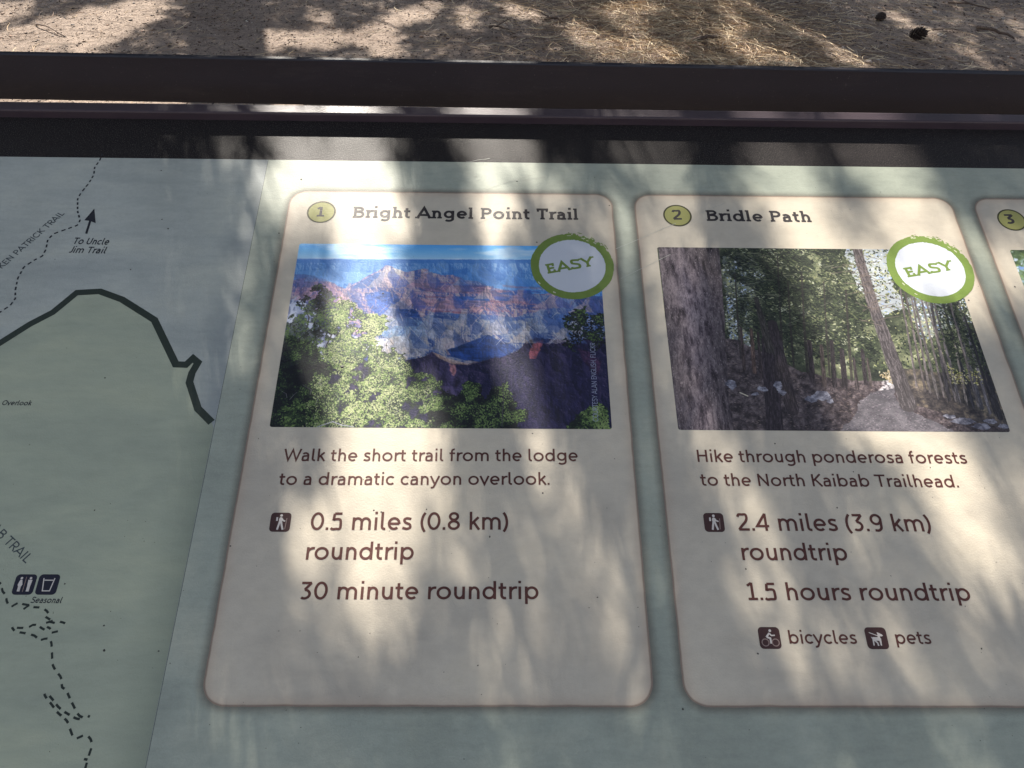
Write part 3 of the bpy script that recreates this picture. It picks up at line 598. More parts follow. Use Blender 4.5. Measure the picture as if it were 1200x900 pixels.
    # far trunks on the left side and centre
    def trunk(x0, y0, x1, y1, wpx, col, tp=.6, bark=True, bright=1.0):
        P0, P1 = np.array(c.t((x0, y0))), np.array(c.t((x1, y1))); sc_ = c.w / 420.; n = 26
        pts = [(x0 + (x1 - x0) * i / n + rr.normal() * wpx * .015, y0 + (y1 - y0) * i / n) for i in range(n + 1)]
        for i in range(n): c.line(pts[i:i + 2], wpx * sc_ * .5 * (1 + (tp - 1) * i / n), col)
        if bark:
            for k in range(int(wpx * 26)):
                t = rr.random(); u = rr.uniform(-.46, .46) * wpx * (1 + (tp - 1) * t); x = x0 + (x1 - x0) * t + u; y = y0 + (y1 - y0) * t
                lit = rr.uniform(.6, 1.0) if rr.random() < .5 else rr.uniform(1.1, 1.7); L = rr.uniform(2, 8); dx = (x1 - x0) / (y1 - y0 + 1e-6)
                c.line([(x, y), (x + dx * L, y + L)], rr.uniform(.6, 1.7), tuple(min(255, v * lit * bright) for v in col), .6)
    for x, y0, y1, w2, col in ((872, 432, 384, 4, (66, 54, 54)), (884, 436, 386, 5, (84, 66, 60)), (892, 440, 390, 4, (58, 48, 50)), (952, 446, 400, 7, (54, 46, 50)), (966, 450, 405, 5, (70, 60, 58)), (978, 452, 400, 6, (48, 42, 46)), (990, 450, 410, 7, (44, 38, 42)), (1004, 450, 420, 4, (60, 52, 54)), (1014, 446, 410, 5, (46, 40, 44)), (1020, 448, 420, 3, (70, 62, 60))):
        trunk(x, y0, x - 4, y1, w2, col, .8)
    for x0, y0, x1, y1, w2, col in ((1098, 462, 1066, 330, 4, (90, 84, 84)), (1112, 468, 1084, 320, 5, (66, 62, 66)), (1124, 470, 1092, 345, 4, (92, 86, 88)), (1140, 474, 1100, 340, 4, (54, 52, 58)), (1150, 478, 1112, 350, 6, (72, 70, 76)), (1160, 484, 1122, 350, 4, (96, 92, 98)), (1084, 458, 1060, 340, 3, (84, 76, 76)), (1172, 490, 1140, 380, 7, (44, 42, 48)), (1132, 470, 1118, 400, 3, (130, 118, 110))):
        trunk(x0, y0, x1, y1, w2, col, .6)
    rd = c.mask([(1096, 346), (1138, 346), (1150, 380), (1176, 440), (1160, 440), (1120, 420), (1100, 390)], 14, 33, 22); c.dabs(1500, rd, (1.1, 2.8), DK + MD[:2], 34, 2.2, (0, 3), .8)
    c.dabs(160, c.mask([(1110, 430), (1150, 436), (1152, 452), (1112, 450)], 8, 35), (1.2, 2.6), [(190, 184, 90), (150, 150, 70), (210, 200, 150)], 36)
    c.dabs(160, c.mask([(1030, 440), (1048, 430), (1060, 445), (1050, 452)], 6, 37), (1.4, 3), [(196, 180, 150), (160, 140, 100)], 38)
    for x0, y0, x1, y1, w2 in ((1090, 460, 1058, 300, 3), (1106, 464, 1070, 310, 3), (1120, 470, 1084, 350, 3), (1166, 484, 1130, 370, 4), (1074, 452, 1048, 300, 3), (1146, 474, 1112, 352, 3)): trunk(x0, y0, x1, y1, w2, (98, 90, 90) if w2 == 3 else (40, 38, 44), .6)
    # main trunks
    trunk(908, 504, 900, 400, 21, (52, 44, 50), .85, bright=1.05); trunk(928, 480, 905, 380, 17, (56, 48, 52), .8)
    trunk(902, 410, 886, 350, 11, (58, 54, 52), .5)
    trunk(1064, 474, 1024, 360, 22, (74, 68, 70), .66, bright=1.1); trunk(1024, 362, 1003, 288, 15, (84, 76, 76), .8, bright=1.15)
    for k in range(26):
        x = rr.uniform(1000, 1034); y = 292 + (x - 1000) * 2.2 + rr.uniform(-10, 30); sg = 1 if rr.random() < .5 else -1
        c.line([(x, y), (x + sg * rr.uniform(5, 12), y - 3), (x + sg * rr.uniform(14, 30), y + rr.uniform(-8, 6))], 1.5, (112, 98, 90), .8, .5)
    big = c.mask([(771, 288), (842, 288), (846, 330), (849, 380), (851, 420), (854, 470), (861, 506), (793, 506), (786, 440), (778, 360)], 3, 39, 40)
    bk = fbm(h, w_, 46, 7, 6, 40, .68); bk2 = fbm(h, w_, 110, 34, 4, 42, .7); bw = fbm(h, w_, 8, 4, 3, 43)
    v = np.clip(.62 * (1 - np.abs(bk - .5) * 3.2) + .38 * bk2, 0, 1)
    ed = np.clip(1 - np.abs((c.X - c.t((812, 400))[0]) / (c.w * .13)), .35, 1)
    c.fill(big, ramp_np(v, [(.15, (32, 26, 32)), (.42, (74, 62, 72)), (.65, (112, 98, 106)), (.9, (158, 142, 146))]) * (.55 + .5 * ed[..., None]) * (.8 + .4 * bw[..., None]))
    c.dabs(2600, big, (.6, 1.5), [(140, 124, 130), (48, 38, 46), (90, 76, 86), (176, 162, 166)], 44, 3, (1.2, 1.9), .5)
    # boulders
    for (x, y, a_, b_) in ((856, 451, 7, 6), (893, 456, 7, 3), (911, 452, 6, 6), (916, 460, 5, 3), (884, 462, 5, 2), (962, 464, 12, 6), (950, 468, 8, 4), (972, 470, 5, 3), (1128, 494, 16, 4), (1150, 500, 12, 4), (1160, 494, 8, 3), (1112, 488, 8, 2.4), (1176, 500, 8, 3)):
        q = c.mask([(x - a_, y), (x - a_ * .5, y - b_), (x + a_ * .6, y - b_ * .9), (x + a_, y + b_ * .3), (x + a_ * .2, y + b_)], 5, int(x), 50)
        c.fill(q, ramp_np(fbm(h, w_, 70, 60, 4, 50, .7), [(.3, (80, 80, 96)), (.6, (144, 144, 160)), (.8, (184, 184, 196))]), .9)
    c.line([(867, 460), (876, 464)], 2, (214, 204, 176), .9)
    g_ = c.a.mean(-1, keepdims=True); c.a = g_ + (c.a - g_) * .82
    c.a = c.a + (np.random.default_rng(4).random((h, w_, 1)) - .5) * .05
    return c

def paint_leaves(rect):
    c = Canvas(420, int(420 * (rect[3] - rect[2]) / (rect[1] - rect[0])), rect, 9); h, w_ = c.h, c.w
    c.a = ramp_np(fbm(h, w_, 14, 14, 6, 3, .7), [(.25, (44, 58, 40)), (.5, (96, 116, 80)), (.7, (150, 176, 190)), (.85, (214, 226, 240))])
    c.dabs(2600, np.ones((h, w_), bool), (1.2, 3.4), [(66, 84, 50), (110, 130, 78), (150, 170, 140), (60, 70, 60), (190, 206, 222), (120, 150, 200)], 5, 2)
    return c

# ------------------------------------------------------------------ THE SIGN
sign = bpy.data.objects.new('trail_sign', None); COL.objects.link(sign)
tag(sign, 'low sloping trail information panel with dark metal frame, printed map and beige trail cards', 'information sign')
PX0, PX1 = -0.78, 0.98                      # panel extents
PYB = -0.245                                # lower edge of print
Y_PRINT = (pp(300, 187.4)[1] + pp(900, 193.8)[1]) / 2      # sage print ends, black border begins
Y_LIP = (pp(300, 141.2)[1] + pp(900, 148.6)[1]) / 2          # frame lip starts
LIP_D, LIP_H = .0098, .0076
def part(name, V, F, mt, smooth=False): return mesh_obj(name, V, F, mt, sign, PANEL_M, smooth)
def box(x0, x1, y0, y1, z0, z1, bev=0.0):
    """box with bevelled long edges (profile in y-z swept along x)"""
    b = bev; P = [(y0 + b, z0), (y1 - b, z0), (y1, z0 + b), (y1, z1 - b), (y1 - b * .3, z1 - b * .3), (y1 - b, z1), (y0 + b, z1), (y0 + b * .3, z1 - b * .3), (y0, z1 - b), (y0, z0 + b)] if b else [(y0, z0), (y1, z0), (y1, z1), (y0, z1)]
    n = len(P); V = [(x, y, z) for x in (x0, x1) for y, z in P]
    F = [(i, (i + 1) % n, n + (i + 1) % n, n + i) for i in range(n)] + [tuple(range(n))[::-1], tuple(range(n, 2 * n))]
    return V, F
def boxy(x0, x1, y0, y1, z0, z1, bev=.0015):
    V, F = box(y0, y1, -x1, -x0, z0, z1, bev); return [(-y, x, z) for x, y, z in V], F
V, F = box(PX0, PX1, PYB - .03, Y_LIP + .004, -.006, 0); backing = part('backing_board', V, F, M['border'])
def psheet(name, pts, z, mt): return part(name, [(x, y, z) for x, y in pts], [tuple(range(len(pts)))], mt)
XM = pp(312, 190)[0] * .5 + pp(176, 890)[0] * .5           # map ends here
sage = psheet('sage_background', [(XM, PYB), (PX1 - .03, PYB), (PX1 - .03, Y_PRINT), (XM, Y_PRINT)], .00002, M['sage'])
mp = psheet('map_background', [(PX0 + .03, PYB), (XM - .0002, PYB), (XM - .0002, Y_PRINT), (PX0 + .03, Y_PRINT)], .00002, M['map_grey'])
V, F = box(PX0 - .02, PX1 + .02, Y_LIP, Y_LIP + LIP_D, -.012, LIP_H, .0013); part('frame_rail', V, F, M['metal'])
V, F = box(PX0 - .02, PX1 + .02, PYB - .045, PYB - .03, -.012, LIP_H, .0013); part('frame_rail', V, F, M['metal'])
V, F = boxy(PX0 - .0205, PX0 - .003, PYB - .0295, Y_LIP - .0005, -.012, LIP_H); part('frame_rail', V, F, M['metal'])
V, F = boxy(PX1 + .003, PX1 + .0205, PYB - .0295, Y_LIP - .0005, -.012, LIP_H); part('frame_rail', V, F, M['metal'])

# upright steel flange behind the top rail, a little out of square with the panel
BZ = .0115
def on(px, py, z): x, y = pp(px, py, z); return Vector((x, y, z))
a, b_ = on(0, 62.8, BZ), on(1200, 87.2, BZ); d = (b_ - a); sl = d.y / d.x
def bar_y(x): return a.y + (x - a.x) * sl
bb = on(0, 116.4, 0); ya = bar_y(on(0, 100, 0).x)
dd = RC @ Vector((-600, 450 - 116.4, -FPX)); tt = ya / dd.y; zb = H + dd.z * tt
n = 24; V, F = [], []
prof = [(0, zb + .0006), (0, BZ - .0009), (.0009, BZ), (.0034, BZ), (.0042, BZ - .0009), (.0042, zb + .004), (.036, zb + .004), (.036, zb), (.0008, zb)]
xs_ = np.linspace(PX0 - .05, PX1 + .05, n)
for i, x in enumerate(xs_):
    wob = .0003 * math.sin(x * 5.1)
    for (py_, pz_) in prof: V.append((x, bar_y(x) + py_ + wob, pz_ + .0004 * math.sin(x * 3.3 + 1)))
k = len(prof)
for i in range(n - 1):
    for j in range(k): F.append((i * k + j, (i + 1) * k + j, (i + 1) * k + (j + 1) % k, i * k + (j + 1) % k))
F += [tuple(range(k))[::-1], tuple(range((n - 1) * k, n * k))][::1]
part('rear_flange', V, F, M['bar'])
# brackets bridging the gap between rail and flange
for px0, px1 in ():
    x0, x1 = on(px0, 120, 0).x, on(px1, 120, 0).x
    V, F = box(x0, x1, Y_LIP + LIP_D - .001, bar_y(x0) + .002, zb - .012, zb - .006, .0006); part('bracket', V, F, M['bar'])
# posts, beams under the panel
Zt = Matrix.Translation((0, 0, 0))
for x in (-.62, .82):
    V, F = [], []
    for sx, sy in ((-1, -1), (1, -1), (1, 1), (-1, 1)):
        for z in (-.05, Z0 + .03): V.append((x + sx * .04, .10 + sy * .04, z + (sy * .04 + .0) * math.tan(TILT) * (z > 0)))
    F = [(0, 2, 3, 1), (2, 4, 5, 3), (4, 6, 7, 5), (6, 0, 1, 7), (1, 3, 5, 7), (0, 6, 4, 2)]
    mesh_obj('leg', V, F, M['metal'], sign)
    V, F = boxy(x - .03, x + .03, PYB, Y_LIP, -.045, -.0125); part('support_arm', V, F, M['metal'])

# ------------------------------------------------------------------ map print (sub-parts of the map background)
def mstroke(name, paths, wpx, z, mt, parent, dash=None, inv=(0, 0), off=.00006):
    V, F = [], []; k = 0
    for P in paths:
        Q = [pp(*p) for p in P]
        if dash is None: ribbon([(x - inv[0], y - inv[1]) for x, y in Q], wpx * .00058 / 2, V, F, z + (k % 3) * off); k += 1
        else:
            on_, off_ = dash[0] * .00058, dash[1] * .00058
            pos, seg = 0, 0; D = [0]
            for i in range(1, len(Q)): D.append(D[-1] + math.dist(Q[i], Q[i - 1]))
            def at(s):
                s = min(max(s, 0), D[-1])
                for i in range(1, len(D)):
                    if s <= D[i]: t = (s - D[i - 1]) / max(1e-9, D[i] - D[i - 1]); return (Q[i - 1][0] + (Q[i][0] - Q[i - 1][0]) * t, Q[i - 1][1] + (Q[i][1] - Q[i - 1][1]) * t)
                return Q[-1]
            s = 0
            while s < D[-1]:
                e = min(D[-1], s + on_ * random.uniform(.85, 1.1))
                ribbon([at(s), at((s + e) / 2), at(e)], wpx * .00058 / 2, V, F, z + (k % 3) * off); k += 1; s = e + off_ * random.uniform(.85, 1.1)
    return mesh_obj(name, V, F, mt, parent)
# park land: soft olive-grey, slightly greener at its outline
outl = [(-60, 440), (-30, 421), (0, 402), (35, 380), (62, 366), (90, 343), (117, 341.5), (143, 351), (181, 375), (206, 427), (218, 427.5), (226, 420), (232, 425), (225, 437), (222, 448), (232, 479), (248, 495)]
m, nt, b = mat('park_land_print')
f = noise_fac(nt, 14, 6, .6, (.6, 1.6, 1), .4); g = noise_fac(nt, 120, 5, .7, (.5, 1.6, 1))
cc = ramp(nt, f, [(.3, rgb(160, 166, 148)), (.5, rgb(174, 180, 158)), (.72, rgb(188, 192, 165))])
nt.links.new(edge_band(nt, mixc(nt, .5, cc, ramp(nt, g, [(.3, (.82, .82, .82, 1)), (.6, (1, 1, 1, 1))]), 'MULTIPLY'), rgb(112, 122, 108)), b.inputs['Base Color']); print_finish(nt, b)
M['land'] = m
P = [pp(*p) for p in outl]; P = [q for q in P if q[0] < XM - .001]
sheet('park_land', P + [(XM - .0004, P[-1][1] - .004), (XM - .0004, PYB), (PX0 + .03, PYB), (PX0 + .03, P[0][1] - .07)], .0004, M['land'], mp)
M['land_edge'] = ink('land_edge_ink', (150, 160, 118), .05)
mstroke('boundary_line', [outl], 8.2, .0007, M['boundary'], mp)
mstroke('trail_line', [[(120, 180), (117, 188), (111, 196), (110, 205), (104, 215), (95, 226), (91, 233), (91, 248), (94, 258), (91, 264), (77, 269), (63, 274), (56, 281), (54, 292), (50, 300), (40, 305), (28, 313), (21, 326), (18, 340), (18, 350), (12, 358), (0, 366), (-20, 374)]], 2.0, .0008, M['map_ink'], mp, (4.6, 3.6))
T = lambda L: [(x / 2.904, 590 + y / 2.904) for x, y in L]
mstroke('trail_line', [T([(-10, 262), (4, 275), (8, 298), (20, 312), (24, 338), (38, 352), (62, 338), (78, 343), (100, 346), (112, 353), (134, 354), (156, 362), (166, 375), (182, 372)]),
    T([(80, 360), (100, 346)]), T([(155, 386), (172, 396), (184, 398), (152, 408), (168, 402), (190, 408), (206, 402), (222, 408)]), T([(160, 420), (176, 428), (150, 430), (136, 420), (118, 410), (95, 423), (64, 424), (38, 420), (52, 436), (76, 440), (98, 444), (118, 450), (136, 466), (160, 458), (175, 470), (177, 500), (178, 545), (184, 560), (196, 577), (209, 592), (211, 625), (226, 636), (240, 668), (256, 700), (268, 722), (282, 728), (296, 722), (306, 726)]),
    T([(176, 440), (202, 434)]), T([(272, 734), (258, 732), (234, 718), (214, 706), (196, 690), (180, 668), (166, 652), (148, 646), (158, 662), (176, 684), (196, 712), (216, 728), (230, 742), (236, 760), (243, 780), (250, 798), (264, 800), (280, 790), (298, 790), (312, 806), (312, 830), (305, 850), (298, 875), (291, 898), (288, 920)]), T([(286, 870), (298, 872)])], 2.1, .0008, M['dash_ink'], mp, (6.6, 5.0))
text_line('lettering', 'To Uncle', (85.5, 286), (127, 287), 7.6, M['map_ink'], mp, 112, slant=.16)
text_line('lettering', 'Jim Trail', (80.5, 296.3), (123.5, 297.2), 7.6, M['map_ink'], mp, 112, slant=.16)
text_line('lettering', 'Overlook', (2, 474.8), (36.4, 475.2), 5.8, M['map_ink'], mp, 112, slant=.16)
text_line('lettering', 'Seasonal', (35.5, 706.6), (72, 706.9), 7.2, M['map_ink'], mp, 110, slant=.2)
text_line('lettering', 'KEN PATRICK TRAIL', (2.5, 315), (76, 250.5), 0, M['grey_ink'], mp, 98, cap=.0050)
text_line('lettering', 'KAIBAB TRAIL', (-33, 601), (30, 660.5), 0, M['grey_ink'], mp, 88, cap=.0054)
# north arrow to the trail beyond the map
ar = [pp(*p) for p in ((110.6, 244.5), (112.2, 261.5), (106.9, 259.6), (102.3, 274.3), (99.8, 273.6), (104.4, 258.8), (98.8, 258.2))]
sheet('arrow', ar[::-1], .0008, M['map_ink'], mp)

def icon(center, mt, parent, inv, size=.0119, figures=(), thin=(), r=.0022, z=.0007):
    """square pictogram; figures are drawn in a unit square, centre (0,0), half size 1"""
    cx, cy = pp(*center); cx -= inv[0]; cy -= inv[1]
    o = sheet('pictogram', rounded(cx, cy, size / 2, size / 2, r, 5), z, mt, parent)
    V, F = [], []; k = 0
    for fg in figures:
        kind, pts = fg[0], fg[1]; zz = z + .00025 + k * .00003; k += 1
        if kind == 'p': b0 = len(V); V += [(cx + x * size / 2, cy + y * size / 2, zz) for x, y in pts]; F.append(tuple(range(b0, b0 + len(pts))))
        elif kind == 'c':
            b0 = len(V); x0, y0, rr_ = pts; q = arc(x0, y0, rr_, rr_, 0, 345, 23)
            V += [(cx + x * size / 2, cy + y * size / 2, zz) for x, y in q]; F.append(tuple(range(b0, b0 + len(q))))
        else: ribbon([(cx + x * size / 2, cy + y * size / 2) for x, y in pts], fg[2] * size / 2, V, F, zz)
    mesh_obj('pictogram_figure', V, F, M['icon_pale'], parent)
    V, F = [], []
    for k, (pts, wd) in enumerate(thin): ribbon([(cx + x * size / 2, cy + y * size / 2) for x, y in pts], wd * size / 2, V, F, z + .0005 + k * .00003)
    if V: mesh_obj('pictogram_figure', V, F, M['wheel_tone'], parent)
HIKER = [('c', (.02, .70, .135)), ('p', [(-.10, .50), (.08, .52), (.17, .40), (.16, .02), (-.14, .02), (-.17, .3)]), ('l', [(.08, .44), (.24, .18), (.46, .10)], .07), ('l', [(-.36, .52), (-.36, .14)], .085),
         ('l', [(-.06, .06), (-.14, -.34), (-.22, -.78)], .095), ('l', [(.07, .06), (.18, -.36), (.32, -.78)], .095)]
BIKE = [('c', (.12, .66, .13)), ('p', [(-.02, .50), (.08, .40), (-.20, .02), (-.36, .12)]), ('l', [(.02, .42), (.20, .22), (.52, .24)], .065), ('l', [(-.26, .08), (.06, -.04), (.08, -.52)], .085)]
BW = [(arc(-.44, -.42, .32, .32, 0, 360, 24), .045), (arc(.50, -.42, .32, .32, 0, 360, 24), .045)]
DOG = [('p', [(-.52, .14), (-.40, .08), (-.26, .10), (.30, .08), (.40, -.05), (.36, -.68), (.24, -.68), (.20, -.25), (-.16, -.22), (-.30, -.30), (-.32, -.68), (-.44, -.68), (-.42, -.1), (-.48, .05)][::-1]),
       ('l', [(-.22, -.2), (.0, -.44), (.04, -.70)], .07), ('l', [(.24, .0), (.20, .32)], .10), ('p', [(.10, .52), (.22, .52), (.56, .34), (.64, .22), (.50, .16), (.22, .18), (.16, .34)][::-1]), ('l', [(-.62, .52), (.12, .22)], .035)]
icon((28.8, 685), M['icon_navy'], mp, (0, 0), .0117, [('c', (-.42, .62, .12)), ('p', [(-.52, .46), (-.32, .46), (-.20, .0), (-.26, -.18), (-.58, -.18), (-.64, .0)][::-1]), ('l', [(-.48, -.15), (-.48, -.68)], .06), ('l', [(-.35, -.15), (-.35, -.68)], .06),
     ('c', (.44, .62, .12)), ('p', [(.24, .46), (.64, .46), (.60, -.05), (.56, -.2), (.32, -.2), (.28, -.05)][::-1]), ('l', [(.37, -.15), (.37, -.68)], .07), ('l', [(.51, -.15), (.51, -.68)], .07)], [([(0, .75), (0, -.72)], .03)])
icon((56, 685), M['icon_navy'], mp, (0, 0), .0117, [('l', [(-.52, .62), (-.34, -.62), (.34, -.62), (.52, .62)], .05), ('l', [(-.42, .42), (.42, .42)], .05)])

# ------------------------------------------------------------------ the trail cards
CW, CP = .504733 * H, .540956 * H; CX0 = -.327525 * H; CT, CB = .953778 * H, .182317 * H
CR = .0125
M['card'] = card_material(CW / 2, (CT - CB) / 2, CR)
PH_M = .0004
def trail_card(i, label):
    cx, cy = CX0 + CP * i + CW / 2, (CT + CB) / 2; g_ = .0066
    hx, hy = CW / 2 + g_, (CT - CB) / 2 + g_
    o = mesh_obj('trail_card', [(x, y, 0) for x, y in rounded(0, 0, hx, hy, CR + g_, 8)], [tuple(range(36))], M['card'], sign, PANEL_M @ Matrix.Translation((cx, cy, .00006)))
    o['label'] = label
    return o, (cx, cy)
def photo(card, inv, rect, painter, name):
    x0, x1, y0, y1 = rect; c = painter(rect); mt = c.material(name)
    pts = rounded((x0 + x1) / 2 - inv[0], (y0 + y1) / 2 - inv[1], (x1 - x0) / 2, (y1 - y0) / 2, .0016, 4)
    o = sheet('photograph', pts, PH_M, mt, card)
    uv = o.data.uv_layers.new(name='UVMap')
    for lp in o.data.loops:
        v = o.data.vertices[lp.vertex_index].co; uv.data[lp.index].uv = ((v.x + inv[0] - x0) / (x1 - x0), (v.y + inv[1] - y0) / (y1 - y0))
    return o
def badge(card, inv, center, wpx, e0, e1, seed):
    r = np.random.default_rng(seed); cx, cy = pp(*center); R = (pp(center[0] + wpx / 2, center[1])[0] - pp(center[0] - wpx / 2, center[1])[0]) / 2; cx -= inv[0]; cy -= inv[1]
    Ri = R * .80; n = 220; V, F = [], []
    ang = np.linspace(0, 2 * math.pi, n, endpoint=False)
    def nz(a, f, s): return mnoise.noise(Vector((math.cos(a) * f, math.sin(a) * f, s + seed)))
    ro, ri = [], []
    for a_ in ang:
        tr = max(0, math.cos(a_ - R_(62))) ** 3          # dry-brush part at the upper right
        ro.append(R * (1 + .012 * nz(a_, 3, 0) + .014 * nz(a_, 14, 5) * (.5 + 1.6 * tr) - .05 * tr * (max(0, nz(a_, 18, 9)) > .12)))
        ri.append(Ri * (1 + .010 * nz(a_, 4, 2) + .016 * nz(a_, 16, 7) * (.5 + 2 * tr)))
    for i, a_ in enumerate(ang):
        V.append((cx + ri[i] * math.cos(a_), cy + ri[i] * math.sin(a_), .00085)); V.append((cx + ro[i] * math.cos(a_), cy + ro[i] * math.sin(a_), .00085))
    F = [(2 * i, 2 * i + 1, (2 * i + 3) % (2 * n), (2 * i + 2) % (2 * n)) for i in range(n)]
    fleck = []
    mesh_obj('badge_ring', V, F, M['badge_green'], card)
    VV, FF = [], []
    for k in range(15):     # pale bristle marks through the ring, green flecks just outside
        a_ = R_(r.uniform(20, 110)) if k < 12 else R_(r.uniform(205, 245)); rad = R * r.uniform(.86, .985); L = R * r.uniform(.04, .11)
        t0 = (cx + rad * math.cos(a_), cy + rad * math.sin(a_)); a2 = a_ + L / R; t1 = (cx + rad * math.cos(a2), cy + rad * math.sin(a2))
        if k % 3 == 2 and k < 16: continue
        ribbon([t0, t1], R * r.uniform(.008, .018), VV, FF, .00100 + k * .000005)
    mesh_obj('bristle_mark', VV, FF, M['bristle'], card)['kind'] = 'stuff'
    VV, FF = [], []
    for k in range(12):
        a_ = R_(r.uniform(30, 100)); rad = R * r.uniform(.99, 1.05); t0 = (cx + rad * math.cos(a_), cy + rad * math.sin(a_)); a2 = a_ + r.uniform(.02, .07); t1 = (cx + rad * math.cos(a2), cy + rad * math.sin(a2))
        ribbon([t0, t1], R * .010, VV, FF, .00090 + k * .000005)
    mesh_obj('bristle_mark', VV, FF, M['badge_green'], card)['kind'] = 'stuff'
    q = [(cx + Ri * 1.05 * math.cos(a_), cy + Ri * 1.05 * math.sin(a_)) for a_ in ang[::3]]; sheet('badge_face', q, .0007, M['badge_white'], card)
    text_line('badge_lettering', 'EASY', e0, e1, 12.2, M['badge_green'], card, 138, z=.0009, slab=True, inv=inv, cap=.0086, track=35)
def number(card, inv, center, ch, b0, b1, mt):
    cx, cy = pp(*center); cx -= inv[0]; cy -= inv[1]; r = .0103
    V, F = [], []; ribbon(arc(cx, cy, r - .0004, r - .0004, 0, 360, 40), .0006, V, F, .00062); mesh_obj('number_ring', V, F, M['olive_dark'], card)
    sheet('number_disc', arc(cx, cy, r - .0008, r - .0008, 0, 352, 44), .0005, M['olive'], card)
    text_line('number', ch, b0, b1, 11.2, mt, card, 125, z=.0007, inv=inv)

card1, i1 = trail_card(0, 'beige card headed Bright Angel Point Trail with a canyon photograph')
card2, i2 = trail_card(1, 'beige card headed Bridle Path with a forest path photograph')
card3, i3 = trail_card(2, 'beige card numbered 3, at the right edge of the view')
r1 = (pp(318.5, 501.5)[0] * .5 + pp(348.5, 286)[0] * .5, pp(713, 501.5)[0] * .5 + pp(705.5, 289)[0] * .5, pp(500, 501.7)[1], pp(500, 287)[1])
r2 = (pp(794, 500)[0] * .5 + pp(770.5, 292)[0] * .5, pp(1183.5, 505)[0], pp(900, 504.6)[1], pp(900, 291)[1])
photo(card1, i1, r1, paint_canyon, 'canyon_photo_print'); photo(card2, i2, r2, paint_forest, 'forest_photo_print')
xr = pp(1183.5, 294)[0]; photo(card3, i3, (xr, xr + (r2[1] - r2[0]), r2[2], pp(1190, 293)[1]), paint_leaves, 'leaf_photo_print')
badge(card1, i1, (670.6, 311.4), 97.5, (642.0, 321.0), (699, 311.2), 1)
badge(card2, i2, (1090, 315.2), 99.5, (1064, 325.3), (1120.5, 315.8), 2)
number(card1, i1, (376.6, 248.6), '1', (370.3, 253.9), (379.8, 253.9), M['title_ink']); number(card2, i2, (793.8, 252.7), '2', (788.2, 257.6), (799.2, 257.6), M['title_ink']); number(card3, i3, (1185.5, 257.8), '3', (1180.5, 262.4), (1191, 262.4), M['title_ink'])
TL = lambda card, inv, s, p0, p1, cap, **k: text_line('lettering', s, p0, p1, cap, k.pop('mt', M['ink']), card, k.pop('w', 98), inv=inv, **k)
text_line('title_lettering', 'Bright Angel Point Trail', (413, 255.2), (677.6, 257.7), 12.9, M['title_ink'], card1, 128, inv=i1, slab=True, track=14, z=.0006)
text_line('title_lettering', 'Bridle Path', (828.5, 259), (951.5, 260.4), 12.7, M['title_ink'], card2, 126, inv=i2, slab=True, track=14, z=.0006)
TL(card1, i1, 'Walk the short trail from the lodge', (331.5, 540.4), (677.3, 540.6), 14.3)
TL(card1, i1, 'to a dramatic canyon overlook.', (326.3, 568.4), (644, 568.2), 14.6)
TL(card1, i1, '0.5 miles (0.8 km)', (363.2, 621.2), (595.6, 620.8), 20.6)
TL(card1, i1, 'roundtrip', (358.2, 656), (484.5, 655.8), 20.6)
TL(card1, i1, '30 minute roundtrip', (351.7, 702.6), (631.2, 702.2), 20.8)
TL(card2, i2, 'Hike through ponderosa forests', (817.8, 541.4), (1134, 543.4), 14.2)
TL(card2, i2, 'to the North Kaibab Trailhead.', (821.5, 569.2), (1124, 571.2), 14.4)
TL(card2, i2, '2.4 miles (3.9 km)', (865, 622), (1092.5, 623), 20.2)
TL(card2, i2, 'roundtrip', (870.3, 656.6), (994, 657), 20.2)
TL(card2, i2, '1.5 hours roundtrip', (876.8, 703.4), (1138.6, 704.2), 20.6)
TL(card2, i2, 'bicycles', (925.4, 754.4), (1004.8, 754.6), 15.6); TL(card2, i2, 'pets', (1050.8, 754.6), (1092, 754.8), 15.6)
icon((328.6, 612), M['icon_brown'], card1, i1, .0119, HIKER, [([(.60, .42), (.52, -.74)], .035)], z=.0005)
icon((836.7, 612.3), M['icon_brown'], card2, i2, .0119, HIKER, [([(.60, .42), (.52, -.74)], .035)], z=.0005)
icon((901.8, 747.6), M['icon_brown'], card2, i2, .0119, BIKE, BW, z=.0005)
icon((1027.2, 747.9), M['icon_brown'], card2, i2, .0119, DOG, z=.0005)
text_line('credit_lettering', 'COURTESY ALAN ENGLISH, FLICKR', (701.2, 494), (697.2, 402), 0, M['credit'], card1, 74, inv=i1, cap=.0034, z=.0007)

# print lies a few hundredths of a millimetre apart, so that no layer throws a shadow on the next
for o in COL.objects:
    if o.parent in (mp, card1, card2, card3): o.scale.z = .12
